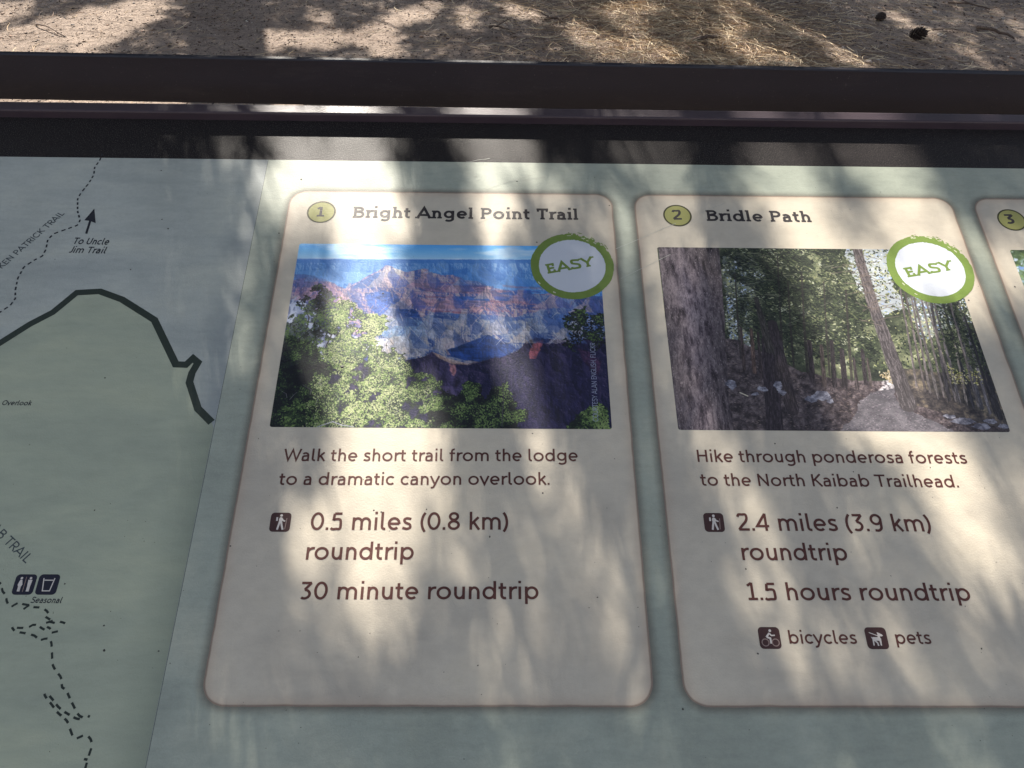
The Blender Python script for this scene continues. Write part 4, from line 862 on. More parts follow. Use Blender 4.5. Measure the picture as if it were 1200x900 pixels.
# dirt, droppings of resin and scratches on the laminate
V, F = [], []
def blot(px, py, r, sd, sq=1.0):
    x, y = pp(px, py); b0 = len(V); q = random.Random(sd); n = 9; r *= .00040
    for i in range(n):
        a_ = 6.283 * i / n; rr_ = r * q.uniform(.6, 1.3); V.append((x + rr_ * math.cos(a_), y + rr_ * sq * math.sin(a_), .00014))
    V.append((x, y,   .00016 + r * .3)); F.extend([(b0 + i, b0 + (i + 1) % n, b0 + n) for i in range(n)])
for t in ((449, 344, 1.6), (401, 430, 3.2), (189, 200, 1.4), (190, 257, 1.3), (606, 212.6, 1.5), (636, 578, 1.4), (447, 600, 1.3), (122, 762, 1.9), (122, 733, 1.3), (574, 629, 1.4), (500, 597, 1.2), (1135, 352, 1.4), (1189, 336, 1.6),
          (353, 210, 1.8), (327, 273.5, 1.4), (800, 831, 1.3), (981, 595, 1.2), (874, 667, 1.3), (888, 766, 1.3), (908, 520, 1.2), (123, 443, 1.3), (197, 268, 1.7), (111, 598, 1.2), (76, 684, 1.3), (186, 763, 1.3), (153, 316, 1.2), (714, 241, 1.4), (438, 598, 1.4), (624, 508, 1.2), (629, 284, 1.4), (1000, 553, 1), (1090, 548, 1), (560, 780, 1.1), (420, 770, .9), (700, 700, 1.1), (1150, 760, 1.3), (270, 640, 1.1)):
    blot(t[0], t[1], t[2], int(t[0] * 7 + t[1]))
q = random.Random(5)
for i in range(150): blot(q.uniform(0, 1200), q.uniform(200, 890), q.uniform(.35, .75), i)
dirt = part('dirt_specks', V, F, M['speck']); dirt['kind'] = 'stuff'
V, F = [], []
for (x0, y0, x1, y1, w_) in ((722, 292, 792, 262, .8), (728, 326, 786, 298, .8), (570, 222, 622, 205, .7), (524, 214, 560, 206, .6), (546, 190, 574, 186, .7), (590, 215, 640, 206, .5), (640, 250, 700, 235, .5), (468, 130.5, 474, 128, .6), (820, 250, 850, 238, .5), (560, 262, 600, 246, .5)):
    P = [pp(x0 + (x1 - x0) * t / 5 + q.uniform(-.5, .5), y0 + (y1 - y0) * t / 5 + q.uniform(-.5, .5)) for t in range(6)]; ribbon(P, w_ * .00036 / 2, V, F, .00017)
sc_ = part('scratches', V, F, M['scratch']); sc_['kind'] = 'stuff'

# ------------------------------------------------------------------ THE GROUND
m, nt, b = mat('forest_floor')
f1 = noise_fac(nt, 1.1, 5, .6); f2 = noise_fac(nt, 24, 6, .75, None, .3); f3 = noise_fac(nt, 120, 4, .8)
c1 = ramp(nt, f1, [(.35, rgb(138, 124, 114)), (.55, rgb(164, 149, 137)), (.75, rgb(184, 169, 154))])
c2 = mixc(nt, .75, c1, ramp(nt, f2, [(.3, (.42, .40, .38, 1)), (.5, (.9, .88, .86, 1)), (.68, (1.25, 1.22, 1.18, 1))]), 'MULTIPLY')
c3 = mixc(nt, .7, c2, ramp(nt, f3, [(.35, (.55, .52, .5, 1)), (.52, (1, 1, 1, 1)), (.72, (1.5, 1.45, 1.4, 1))]), 'MULTIPLY')
nt.links.new(c3, b.inputs['Base Color']); b.inputs['Roughness'].default_value = .95; b.inputs['Specular IOR Level'].default_value = .2
bump(nt, b, math_(nt, 'ADD', f2, math_(nt, 'MULTIPLY', f3, .5)), .9, .02); M['ground'] = m
def ground_z(x, y):
    return (.030 * mnoise.noise(Vector((x * .7, y * .7, 3))) + .012 * mnoise.noise(Vector((x * 3, y * 3, 7))) + .006 * mnoise.noise(Vector((x * 11, y * 11, 1)))) if abs(x) < 7 and -3 < y < 9 else 0.0
xs_ = sorted(set(list(np.linspace(-5, 5, 201)) + [-1500, -400, -120, -40, -16, -9, -7, -6] + [6, 7, 9, 16, 40, 120, 400, 1500]))
ys_ = sorted(set(list(np.linspace(1.6, 6.4, 121)) + list(np.linspace(-3, 1.4, 12)) + [-1500, -400, -100, -30, -10, -5] + [7, 8, 9.5, 16, 30, 60, 120, 400, 1500]))
V = [(x, y, ground_z(x, y)) for y in ys_ for x in xs_]; nx = len(xs_)
F = np.array([(j * nx + i, j * nx + i + 1, (j + 1) * nx + i + 1, (j + 1) * nx + i) for j in range(len(ys_) - 1) for i in range(nx - 1)])
g = fast_mesh('ground', np.array(V), F, M['ground'], smooth=True); tag(g, kind='structure', label='dry forest floor of brown soil and pine litter')

m, nt, b = mat('litter'); at = N(nt, 'ShaderNodeVertexColor', layer_name='Col'); nt.links.new(at.outputs[0], b.inputs['Base Color']); b.inputs['Roughness'].default_value = .7; b.inputs['Specular IOR Level'].default_value = .3; M['litter'] = m
def gz_arr(x, y): return np.array([ground_z(a_, b_) for a_, b_ in zip(x, y)])
def scatter_xy(n, dens):
    out = []
    while len(out) < n:
        x, y = rng.uniform(-3.6, 3.6, 4000), rng.uniform(2.2, 6.2, 4000)
        k = rng.random(4000) < dens(x, y); out += list(zip(x[k], y[k]))
    return np.array(out[:n])
def dens_need(x, y):
    c_ = np.exp(-((x - .95) / .55) ** 2 - ((y - 4.0) / 1.2) ** 2); e = np.array([.5 + .5 * mnoise.noise(Vector((a_ * 1.7, b_ * 1.7, 5))) for a_, b_ in zip(x, y)])
    return np.clip(c_ * .95 + .015 + .07 * e * (x > -.3), 0, 1)
def needles(n, xy, L, wd, lift, pal):
    a_ = rng.uniform(0, 2 * math.pi, n); ln_ = rng.uniform(*L, n); cv = rng.normal(0, .35, n); z = gz_arr(xy[:, 0], xy[:, 1]) + rng.uniform(.002, lift, n); tilt = rng.normal(0, .10, n)
    K = 5; V = np.zeros((n, K, 2, 3)); t = np.linspace(-.5, .5, K)
    for i in range(K):
        th = a_ + cv * t[i] * 2; cx = xy[:, 0] + ln_ * t[i] * np.cos(a_) - np.sin(a_) * cv * ln_ * (t[i] ** 2) * 1.2; cy = xy[:, 1] + ln_ * t[i] * np.sin(a_) + np.cos(a_) * cv * ln_ * (t[i] ** 2) * 1.2
        cz = z + tilt * t[i] * ln_ * .5 + np.abs(cv) * .01 * t[i]
        for s, sg in enumerate((-1, 1)):
            hw = wd * (1 - .7 * abs(t[i]) * 2 * (abs(t[i]) > .3)); V[:, i, s] = np.stack([cx - sg * np.sin(th) * hw, cy + sg * np.cos(th) * hw, np.maximum(cz, 0.0 + z - lift * .5) + sg * .0006], 1)
    idx = (np.arange(n) * K * 2)[:, None]; F = np.concatenate([idx + np.array([2 * i, 2 * i + 1, 2 * i + 3, 2 * i + 2]) for i in range(K - 1)], 0)
    pal = np.array([s2l(tuple(v / 255 for v in p)) for p in pal]); c = pal[rng.integers(0, len(pal), n)] * rng.uniform(.75, 1.2, (n, 1))
    return V.reshape(-1, 3), F, np.repeat(c, K * 2, 0)
STRAW = [(200, 178, 144), (184, 158, 124), (216, 198, 166), (158, 132, 104), (140, 116, 96), (194, 176, 148), (112, 92, 78)]
n = 19000; xy = scatter_xy(n, dens_need); V, F, c = needles(n, xy, (.06, .14), .00085, .024, STRAW)
o = fast_mesh('fallen_needles', V, F, M['litter'], colors=c); tag(o, 'fallen straw-coloured pine needles strewn over the soil behind the sign', 'pine needles', kind='stuff')
n = 10000; xy = scatter_xy(n, lambda x, y: np.full(len(x), .9)); V, F, c = needles(n, xy, (.012, .04), .0008, .008, [(170, 140, 110), (120, 96, 78), (90, 72, 60), (196, 172, 140), (70, 56, 48)])
o = fast_mesh('short_litter', V, F, M['litter'], colors=c); tag(o, 'short broken needles and stalks ground into the soil', 'litter', kind='stuff')
# crumbs: bark flakes, soil crumbs and grit, each a squashed octahedron
def crumbs(n, size, pal, name, label, cat, flat=.5, dens=None):
    xy = scatter_xy(n, dens or (lambda x, y: np.full(len(x), .9))); z = gz_arr(xy[:, 0], xy[:, 1]); s = rng.uniform(size[0], size[1], n) ** 1.0 * rng.uniform(.5, 1, n)
    base = np.array([(1, 0, 0), (-1, 0, 0), (0, 1, 0), (0, -1, 0), (0, 0, 1), (0, 0, -1)], float)
    a_ = rng.uniform(0, 6.28, n); el = rng.uniform(.45, 1, n); J = rng.uniform(.7, 1.3, (n, 6, 1)); P = base[None] * J * s[:, None, None]; P[..., 1] *= el[:, None]; P[..., 2] *= flat
    X_ = P[..., 0] * np.cos(a_)[:, None] - P[..., 1] * np.sin(a_)[:, None] + xy[:, :1]; Y_ = P[..., 0] * np.sin(a_)[:, None] + P[..., 1] * np.cos(a_)[:, None] + xy[:, 1:]; Z_ = P[..., 2] + (z + s * flat * .3)[:, None] + P[..., 0] * .2
    V = np.stack([X_, Y_, Z_], -1).reshape(-1, 3); tri = np.array([(0, 2, 4), (2, 1, 4), (1, 3, 4), (3, 0, 4), (2, 0, 5), (1, 2, 5), (3, 1, 5), (0, 3, 5)])
    F = ((np.arange(n) * 6)[:, None, None] + tri[None]).reshape(-1, 3)
    pal = np.array([s2l(tuple(v / 255 for v in p)) for p in pal]); c = pal[rng.integers(0, len(pal), n)] * rng.uniform(.7, 1.2, (n, 1))
    o = fast_mesh(name, V, F, M['litter'], colors=np.repeat(c, 6, 0)); tag(o, label, cat, kind='stuff')
crumbs(52000, (.002, .006), [(110, 90, 76), (70, 56, 50), (150, 130, 110), (44, 36, 34), (196, 176, 152), (56, 44, 40)], 'soil_crumbs', 'loose brown soil crumbs and grit behind the sign', 'soil', .6)
crumbs(7500, (.004, .015), [(88, 64, 52), (60, 46, 42), (120, 90, 70), (46, 36, 34)], 'bark_flakes', 'dark flakes of bark lying in the litter', 'bark flakes', .25)
crumbs(900, (.004, .011), [(176, 166, 158), (150, 140, 134), (206, 196, 184)], 'gravel', 'small pale gravel stones scattered over the soil', 'gravel', .6, lambda x, y: np.where(x > 1.2, .9, .15))

def stone(px, py, r, label, sd):
    x, y = gp(px, py); z = ground_z(x, y); q = random.Random(sd); V, F = [], []; nu, nv = 10, 6
    for j in range(nv + 1):
        for i in range(nu):
            th, ph = math.pi * j / nv, 2 * math.pi * i / nu; k = 1 + .28 * mnoise.noise(Vector((math.cos(ph) * math.sin(th) * 1.4 + sd, math.sin(ph) * math.sin(th) * 1.4, math.cos(th) * 1.4)))
            V.append((r * k * 1.25 * math.sin(th) * math.cos(ph), r * k * math.sin(th) * math.sin(ph), r * .62 * k * math.cos(th)))
    for j in range(nv):
        for i in range(nu): F.append((j * nu + i, (j + 1) * nu + i, (j + 1) * nu + (i + 1) % nu, j * nu + (i + 1) % nu))
    o = mesh_obj('stone', V, F, M['stone'], smooth=True); o.location = (x, y, z + r * .3); o.rotation_euler = (0, 0, q.uniform(0, 6)); tag(o, label, 'stone', 'pale stones behind the sign')
m, nt, b = mat('pale_stone'); f = noise_fac(nt, 60, 6, .7)
nt.links.new(ramp(nt, f, [(.3, rgb(130, 120, 114)), (.55, rgb(178, 168, 160)), (.8, rgb(206, 198, 188))]), b.inputs['Base Color']); b.inputs['Roughness'].default_value = .85; bump(nt, b, f, .5, .01); M['stone'] = m
for i, (px, py, r, lb) in enumerate(((1094, 17.5, .022, 'pale stone above the pine cones, nearest the top edge of the view'), (1099, 47, .021, 'pale stone just right of the larger pine cone'), (1105, 48.5, .016, 'small pale stone touching the one right of the larger pine cone'), (983, 43, .018, 'grey stone left of the smaller pine cone'), (1030, 12, .015, 'small pale stone directly above the smaller pine cone'), (1174, 25, .016, 'small pale stone near the upper right corner'), (1017, 78, .02, 'dark grey stone against the top edge of the sign flange'))):
    stone(px, py, r * .62, lb, i + 3)

# pine cones: spiralling woody scales on a core
m, nt, b = mat('cone_scale'); f = noise_fac(nt, 90, 4, .7)
nt.links.new(ramp(nt, f, [(.3, rgb(30, 22, 20)), (.6, rgb(54, 40, 34)), (.85, rgb(98, 76, 62))]), b.inputs['Base Color']); b.inputs['Roughness'].default_value = .75; M['cone'] = m
def pine_cone(px, py, L, rot, label):
    x, y = gp(px, py); root = bpy.data.objects.new('pine_cone', None); COL.objects.link(root); root.location = (x, y, ground_z(x, y) + L * .36); root.rotation_euler = rot; tag(root, label, 'pine cone', 'pine cones on the soil')
    V, F = [], []; n = 10
    for i in range(9):
        t = i / 8; r = L * .22 * math.sin(math.pi * (.12 + .8 * t)) ** .7
        for k in range(n): V.append((r * math.cos(6.283 * k / n), r * math.sin(6.283 * k / n), L * (t - .5)))
    for i in range(8):
        for k in range(n): F.append((i * n + k, i * n + (k + 1) % n, (i + 1) * n + (k + 1) % n, (i + 1) * n + k))
    mesh_obj('core', V, F, M['cone'], root)
    me = bpy.data.meshes.new('scale'); w_, l_, h_ = L * .085, L * .33, L * .03
    vv = [(0, -w_ * .4, -h_), (0, w_ * .4, -h_), (l_ * .7, w_, -h_ * .5), (l_, w_ * .55, 0), (l_, -w_ * .55, 0), (l_ * .7, -w_, -h_ * .5), (0, -w_ * .4, h_), (0, w_ * .4, h_), (l_ * .7, w_, h_ * 1.2), (l_ * 1.03, w_ * .55, h_ * 1.7), (l_ * 1.03, -w_ * .55, h_ * 1.7), (l_ * .7, -w_, h_ * 1.2), (l_ * 1.14, 0, h_ * 1.1)]
    ff = [(0, 5, 4, 3, 2, 1), (6, 7, 8, 9, 10, 11), (0, 1, 7, 6), (1, 2, 8, 7), (2, 3, 9, 8), (4, 5, 11, 10), (5, 0, 6, 11), (3, 12, 9), (4, 10, 12), (3, 4, 12), (10, 9, 12)]
    me.from_pydata(vv, [], ff); me.materials.append(M['cone'])
    for i in range(64):
        t = (i + .5) / 64; a_ = i * 2.39996; o = bpy.data.objects.new('scale', me); COL.objects.link(o); o.parent = root; r = L * .14 * math.sin(math.pi * (.12 + .8 * t)) ** .7
        s = .55 + .75 * math.sin(math.pi * (.15 + .75 * t)); o.location = (r * math.cos(a_), r * math.sin(a_), L * (t - .5)); o.scale = (s, s, s); o.rotation_euler = (0, -.25 - .75 * t, a_)
pine_cone(1071, 51, .064, (1.2, .3, .8), 'larger dark open pine cone lying on the soil')
pine_cone(1029, 29, .045, (1.35, -.2, 2.2), 'smaller dark pine cone on the soil, left of and behind the larger one')

# twigs lying in the litter
m, nt, b = mat('twig_bark'); f = noise_fac(nt, 50, 5, .7, (1, 1, .2))
nt.links.new(ramp(nt, f, [(.3, rgb(64, 50, 44)), (.6, rgb(102, 84, 72)), (.8, rgb(140, 122, 106))]), b.inputs['Base Color']); b.inputs['Roughness'].default_value = .85; M['twig'] = m
def tube(P, R, V, F, n=7):
    b0 = len(V)
    for i, p in enumerate(P):
        p = Vector(p); d = (Vector(P[min(i + 1, len(P) - 1)]) - Vector(P[max(i - 1, 0)])).normalized(); u = d.cross(Vector((0, 0, 1)) if abs(d.z) < .9 else Vector((1, 0, 0))).normalized(); v = d.cross(u)
        for k in range(n): a_ = 6.283 * k / n; V.append(tuple(p + (u * math.cos(a_) + v * math.sin(a_)) * R[i]))
    for i in range(len(P) - 1):
        for k in range(n): F.append((b0 + i * n + k, b0 + i * n + (k + 1) % n, b0 + (i + 1) * n + (k + 1) % n, b0 + (i + 1) * n + k))
    F.append(tuple(range(b0, b0 + n))[::-1]); F.append(tuple(range(b0 + (len(P) - 1) * n, b0 + len(P) * n)))
def twig(p0, p1, r, label, sd, side=()):
    q = random.Random(sd); a_, b_ = gp(*p0), gp(*p1); V, F = [], []; P = []
    for i in range(8):
        t = i / 7; x, y = a_[0] + (b_[0] - a_[0]) * t + q.uniform(-.012, .012), a_[1] + (b_[1] - a_[1]) * t + q.uniform(-.012, .012); P.append((x, y, ground_z(x, y) + r * 1.2 + .012 * math.sin(3.1 * t)))
    o0 = Vector(P[0]); L = [tuple(Vector(p) - o0) for p in P]; tube(L, [r * (1 - .5 * i / 7) for i in range(8)], V, F)
    for k, s in side:
        c = Vector(L[k]); tube([c, c + Vector((s * .05, .06, .012)), c + Vector((s * .08, .13, .006))], [r * .5, r * .4, r * .2], V, F, 5)
    o = mesh_obj('twig', V, F, M['twig'], smooth=True); o.location = o0; tag(o, label, 'twig', 'twigs lying in the pine litter')
twig((1145, 41), (1187, 52), .009, 'dark stout twig right of the pine cones', 1); twig((809, 50), (842, 47), .011, 'short thick grey twig lying among straw needles', 2)
twig((575, 34), (600, 42), .006, 'thin bent twig on bare soil left of the needle pile', 3, ((3, 1),)); twig((640, 22), (664, 28), .008, 'dark forked twig by the left side of the needle pile', 4, ((2, -1), (5, 1)))
twig((1080, 45), (1125, 43), .004, 'slender pale twig beyond the larger pine cone', 5); twig((40, 30), (75, 44), .004, 'fine twig in the sunlit soil at the left', 6)
twig((1110, 6), (1160, 14), .006, 'brown twig near the upper right edge of the view', 7, ((4, -1),))

# ------------------------------------------------------------------ PINES (stand beyond the frame; their limbs give the dappled shade)
m, nt, b = mat('pine_needle'); at = N(nt, 'ShaderNodeVertexColor', layer_name='Col'); nt.links.new(at.outputs[0], b.inputs['Base Color']); b.inputs['Roughness'].default_value = .5; M['needle'] = m
m, nt, b = mat('pine_bark'); f = noise_fac(nt, 9, 6, .7, (1, 1, .25)); v_ = N(nt, 'ShaderNodeTexVoronoi'); v_.feature = 'DISTANCE_TO_EDGE'; v_.inputs['Scale'].default_value = 14
nt.links.new(ramp(nt, f, [(.3, rgb(84, 58, 46)), (.55, rgb(126, 90, 68)), (.8, rgb(160, 122, 94))]), b.inputs['Base Color']); b.inputs['Roughness'].default_value = .9; bump(nt, b, math_(nt, 'ADD', f, v_.outputs[0]), .9, .03); M['bark'] = m
PI3 = PANEL_M.inverted(); SL = (PI3.to_3x3() @ S)       # sun direction in panel space
def seg_d(px, py, a_, b_):
    dx, dy = b_[0] - a_[0], b_[1] - a_[1]; t = max(0, min(1, ((px - a_[0]) * dx + (py - a_[1]) * dy) / (dx * dx + dy * dy + 1e-9))); return math.hypot(px - a_[0] - t * dx, py - a_[1] - t * dy)
# openings in the foliage: sunlit streaks, as capsules on the panel (start, end, half width, opening 0..1)
LIT = [((322, 118), (345, 262), 18, .7), ((392, 118), (425, 300), 32, .85), ((440, 118), (458, 262), 14, .7), ((552, 118), (592, 262), 32, .85), ((755, 118), (800, 300), 34, .8), ((875, 118), (960, 320), 48, .9), ((610, 118), (625, 200), 9, .5),
       ((1000, 118), (1110, 330), 44, 1.0), ((700, 210), (722, 290), 15, .6), ((1140, 250), (1200, 330), 28, .8), ((388, 360), (418, 470), 28, .95), ((436, 420), (468, 560), 36, 1.0), ((425, 560), (450, 660), 26, .85), ((358, 520), (366, 680), 12, .6),
       ((505, 430), (530, 640), 13, .6), ((436, 640), (440, 740), 16, .5), ((632, 500), (712, 730), 14, .8), ((700, 720), (735, 800), 9, .35), ((930, 250), (1010, 480), 32, .75), ((1036, 330), (1110, 560), 28, 1.0), ((1070, 520), (1140, 690), 18, .75), ((815, 430), (850, 600), 14, .55), ((985, 620), (1022, 780), 13, .5),
       ((775, 300), (800, 440), 20, .65), ((56, 190), (43, 340), 12, .6), ((30, 540), (18, 860), 10, .45), ((68, 500), (58, 680), 8, .4), ((150, 430), (136, 600), 8, .35), ((228, 450), (205, 620), 11, .45), ((300, 200), (268, 440), 10, .6), ((285, 820), (300, 920), 14, .4), ((240, 800), (226, 920), 9, .35), ((1150, 560), (1200, 680), 12, .4), ((596, 500), (620, 760), 8, .4), ((560, 280), (600, 480), 12, .5),
       ((130, 300), (110, 560), 8, .25), ((380, 740), (385, 860), 8, .25), ((590, 760), (610, 880), 7, .25), ((900, 560), (940, 760), 9, .35), ((760, 560), (775, 700), 7, .3)]
GLIT = [((-30, 119), (330, 122), 16, 1), ((-30, 62), (60, 40), 26, 1), ((40, 40), (150, 14), 22, 1), ((110, 50), (180, 12), 16, 1), ((-10, 10), (20, 14), 12, 1), ((300, 45), (395, 44), 9, .9), ((385, 42), (370, 14), 8, .6), ((455, 22), (510, 8), 10, 1), ((425, 40), (460, 52), 12, 1), ((545, 16), (552, 24), 12, 1), ((600, 8), (625, 16), 10, 1),
        ((672, 38), (700, 50), 12, 1), ((700, 55), (780, 68), 14, .8), ((735, 28), (745, 32), 12, .6), ((705, 10), (760, 6), 9, .8), ((852, 2), (868, 36), 8, .8), ((850, 45), (885, 74), 10, .8), ((882, 0), (1010, 76), 10, 1), ((940, 30), (985, 70), 9, .8), ((1045, 22), (1085, 44), 8, .6), ((1128, 48), (1150, 78), 6, .5), ((1175, 15), (1200, 45), 8, .4), ((900, 66), (930, 78), 8, .7)]
PXM = [((pp(*a_)), (pp(*b_)), hw * .00058 + .003, op) for a_, b_, hw, op in LIT]
GXM = [((gp(*a_)), (gp(*b_)), hw * .0048, op) for a_, b_, hw, op in GLIT]
def open_at(x, y, L, soft):
    o = 0
    for a_, b_, hw, op in L:
        d = seg_d(x, y, a_, b_); o = max(o, op * max(0, min(1, 1 - (d - hw) / soft)))
    return o
def lands(p):
    """where a shadow of point p falls: panel (u, v) and ground (x, y)"""
    l = PI3 @ p; t = l.z / SL.z; g_ = p - S * (p.z / S.z)
    return (l.x - SL.x * t, l.y - SL.y * t), (g_.x, g_.y)
TV, TF, TC = {}, {}, {}
def tuft(tree, p, L, n, wd, r):
    V, F, Cc = TV.setdefault(tree, []), TF.setdefault(tree, []), TC.setdefault(tree, [])
    base = np.array(s2l(tuple(v / 255 for v in [(58, 78, 40), (74, 92, 48), (48, 66, 38), (88, 104, 56)][r.integers(4)])))
    D = r.normal(size=(n, 3)); D /= np.linalg.norm(D, axis=1)[:, None]; D[:, 2] = D[:, 2] * .8 + .25
    Wd = np.cross(D, r.normal(size=(n, 3))); Wd /= np.linalg.norm(Wd, axis=1)[:, None]; p = np.array(p)
    for k in range(n):
        b0 = len(V); e = p + D[k] * L * r.uniform(.7, 1.1); m_ = (p + e) / 2 + r.normal(size=3) * L * .03
        V.extend([p - Wd[k] * wd, p + Wd[k] * wd, m_ + Wd[k] * wd, m_ - Wd[k] * wd, e + Wd[k] * wd * .4, e - Wd[k] * wd * .4]); F.extend([(b0, b0 + 1, b0 + 2, b0 + 3), (b0 + 3, b0 + 2, b0 + 4, b0 + 5)]); Cc.extend([base * r.uniform(.8, 1.2)] * 6)
tr = np.random.default_rng(21)
TREES = {'near': ((-3.3, 2.3), 7.5, .13), 'mid': ((-2.2, 7.4), 15, .22), 'right': ((2.1, 7.9), 15, .2), 'far': ((-5.4, 6.6), 14, .2), 'back': ((.1, 9.8), 18, .26)}
SPR = {k: [] for k in TREES}      # spray centres per tree
# Sprays are placed to shape the shade on panel and ground: each adds its share of shade until the wanted density is reached
def grow(x0, x1, y0, y1, cell, caps, soft, tau, nz, sg, sl, area, nmax, place, ysc=1.0, shear=0.0, rough=.5):
    """nz: noise scales; sg: spray radius across the sun; sl: stretch of its shadow; area: shade it throws"""
    nx_, ny_ = int((x1 - x0) / cell), int((y1 - y0) / cell); T = np.zeros((ny_, nx_)); D = np.zeros((ny_, nx_))
    xs_, ys_ = x0 + (np.arange(nx_) + .5) * cell, y0 + (np.arange(ny_) + .5) * cell; GX, GY = np.meshgrid(xs_, ys_)
    O = np.zeros_like(T)
    GYs = GY * ysc
    for a_, b_, hw, op in caps:
        a_, b_ = (a_[0], a_[1] * ysc), (b_[0], b_[1] * ysc); dx, dy = b_[0] - a_[0], b_[1] - a_[1]; t = np.clip(((GX - a_[0]) * dx + (GYs - a_[1]) * dy) / (dx * dx + dy * dy + 1e-9), 0, 1)
        O = np.maximum(O, op * np.clip(1 - (np.hypot(GX - a_[0] - t * dx, GYs - a_[1] - t * dy) - hw) / soft, 0, 1))
    Nn = np.array([[mnoise.noise(Vector(((x - y * shear) * nz[0], y * nz[1], 2.2))) for x in xs_] for y in ys_])
    T = tau * np.clip(1 + rough * Nn, .3, 2) * (1 - O) ** 1.8 - 1.2 * (O > .6)
    ru, rv = int(3 * sg / cell) + 1, int(3 * sg * sl / cell) + 1; kx, ky = np.arange(-ru, ru + 1) * cell, np.arange(-rv, rv + 1) * cell
    K = np.exp(-.5 * (kx[None] / sg) ** 2 - .5 * (ky[:, None] / (sg * sl)) ** 2); K /= K.sum(); Kt = K * area / cell ** 2
    n_ = 0; misses = 0
    while n_ < nmax and misses < 4000:
        P_ = np.clip(T - D, 0, None).ravel(); tot = P_.sum()
        if tot <= 0: break
        for idx in tr.choice(P_.size, 60, p=P_ / tot):
            j, i = divmod(int(idx), nx_); a0, a1, b0, b1 = max(0, j - rv), min(ny_, j + rv + 1), max(0, i - ru), min(nx_, i + ru + 1)
            k_ = Kt[a0 - j + rv:a1 - j + rv, b0 - i + ru:b1 - i + ru]
            if (k_ * (T - D)[a0:a1, b0:b1]).sum() <= .0: misses += 1; continue
            u, v = xs_[i] + tr.uniform(-.5, .5) * cell, ys_[j] + tr.uniform(-.5, .5) * cell
            if place(u, v): D[a0:a1, b0:b1] += k_; n_ += 1
    return n_
def place_near(u, v):
    p = (PANEL_M @ Vector((u, v, 0))) + S * tr.uniform(.9, 1.9); tuft('near', p, .032, 11, .0015, tr); SPR['near'].append(p); return True
grow(PX0 - .02, PX1 + .02, PYB - .06, Y_LIP + .12, .009, PXM, .006, 3.6, (38, 2.2), .017, 2.7, .00088, 14000, place_near, 1.0, SL.x / SL.y, .9)
names = ['mid', 'right', 'far', 'back']
def place_far(x, y):
    s_ = tr.uniform(2.9, 5.2); p = Vector((x, y, 0)) + S * s_; (u, v), _g = lands(p)
    if PX0 - .12 < u < PX1 + .12 and PYB - .2 < v < Y_LIP + .35 and (PI3 @ p).z > 0: return False
    k = min(names, key=lambda q_: math.hypot(p.x - TREES[q_][0][0], p.y - TREES[q_][0][1]))
    tuft(k, p, .095, 13, .0040, tr); SPR[k].append(p); return True
grow(-3.3, 3.4, 2.7, 5.9, .05, GXM, .02, 3.2, (1.5, 1.5), .055, 1.5, .0055, 11000, place_far, .36)
def gopen(q_): return max(op * (seg_d(q_[0], q_[1] * .36, (a_[0], a_[1] * .36), (b_[0], b_[1] * .36)) < hw + .03) for a_, b_, hw, op in GXM)
def gap(p):
    (u, v), (x, y) = lands(p)
    if PX0 - .1 < u < PX1 + .1 and PYB - .2 < v < Y_LIP + .4 and (PI3 @ p).z > 0: return True
    return -3.6 < x < 3.6 and 2.6 < y < 6.2
def vis(p):       # stays above the camera's sight
    return p.z < CAMP.z + .25 and p.y < 14
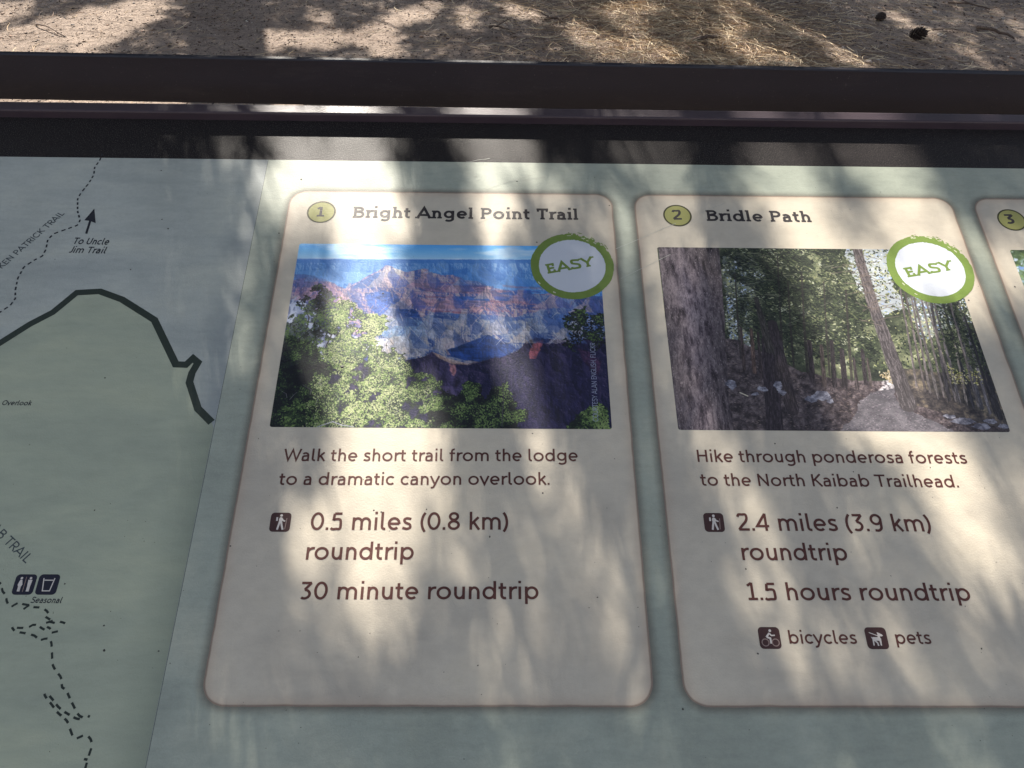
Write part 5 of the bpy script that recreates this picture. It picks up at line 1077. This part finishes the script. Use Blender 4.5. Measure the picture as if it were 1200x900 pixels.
for k, ((bx, by), hh, r0) in TREES.items():
    root = bpy.data.objects.new('pine_tree', None); COL.objects.link(root); root.location = (bx, by, 0)
    V, F = [], []; P, Rr = [], []
    for i in range(14):
        t = i / 13; P.append((.12 * math.sin(2.2 * t + bx) * t * 2, .1 * math.sin(3 * t + by) * t * 2, -.1 + hh * t)); Rr.append(r0 * (1.25 - .25 * min(1, t * 8)) * (1 - .88 * t))
    tube(P, Rr, V, F, 14); mesh_obj('trunk', V, F, M['bark'], root, smooth=True)
    # limbs: bundles towards the sprays they carry, plus an ordinary crown
    sp = SPR[k]; V, F = [], []
    cells = {}
    for p in sp: cs = 1.3 if k == 'near' else .8; cells.setdefault((round(p.x / cs), round(p.y / cs), round(p.z / cs)), []).append(p)
    for key, L in cells.items():
        c = sum(L, Vector()) / len(L); e = c - Vector((bx, by, 0)); z0 = max(1.8, min(hh * .9, e.z - .25 * math.hypot(e.x, e.y))); a_ = Vector((0, 0, z0)); mid_ = a_.lerp(e, .55) + Vector((0, 0, .15))
        if k != 'near' and any(PX0 - .1 < lands(Vector((bx, by, 0)) + mid_.lerp(w__, t_))[0][0] < PX1 + .1 and PYB - .15 < lands(Vector((bx, by, 0)) + mid_.lerp(w__, t_))[0][1] < Y_LIP + .3 for w__ in (a_, e) for t_ in (0, .25, .5, .75, 1)): continue
        if k != 'near' and max(gopen(lands(Vector((bx, by, 0)) + mid_.lerp(w__, t_))[1]) for w__ in (a_, e) for t_ in (0, .2, .4, .6, .8, 1)) > .5: continue
        if k == 'near' and len(L) < 12 or k == 'near' and max(open_at(*lands(Vector((bx, by, 0)) + mid_.lerp(e, t_))[0], PXM, .02) for t_ in (0, .2, .4, .6, .8, 1)) > .3: continue
        tube([a_, mid_, e], [.010, .007, .004] if k != 'near' else [.012, .008, .004], V, F, 6)
        for p in L[::(20 if k == 'near' else 9)]:
            q_ = p - Vector((bx, by, 0)); 
            if open_at(*lands(p)[0], PXM, .01) < .2: tube([e, e.lerp(q_, .5) + Vector((0, 0, .02)), q_], [.005, .004, .0025], V, F, 4)
    cr_n = 40
    for i in range(cr_n):
        z = hh * (.35 + .62 * i / cr_n); a_ = i * 2.4; rad = (hh * .26) * (1 - (i / cr_n)) + .4; e = Vector((rad * math.cos(a_), rad * math.sin(a_), z + .1 * rad)); tube([(0, 0, z), tuple(Vector((0, 0, z)).lerp(e, .6)), tuple(e)], [.03, .02, .008], V, F, 5)
        for j in range(26):
            p = Vector((bx, by, 0)) + Vector((0, 0, z)).lerp(e, tr.uniform(.35, 1)) + Vector(tr.normal(size=3) * .16)
            if not gap(p): tuft(k, p, .22, 17, .0042, tr)
    o = mesh_obj('limbs', V, F, M['bark'], root)
    fast = fast_mesh('crown', np.array(TV[k]) - np.array([bx, by, 0]), np.array(TF[k]), M['needle'], root, colors=np.array(TC[k])); fast['kind'] = 'stuff'
    tag(root, {'near': 'young pine with long low limbs reaching over the sign from the left', 'mid': 'tall pine behind the litter, left of centre', 'right': 'pine behind the litter on the right side', 'far': 'pine standing farthest to the left beyond the sign', 'back': 'largest pine, farthest back behind the others'}[k], 'pine tree', 'pines around the sign')
# the crowns are too high and too near the sun to be in the photograph; only their shade is seen
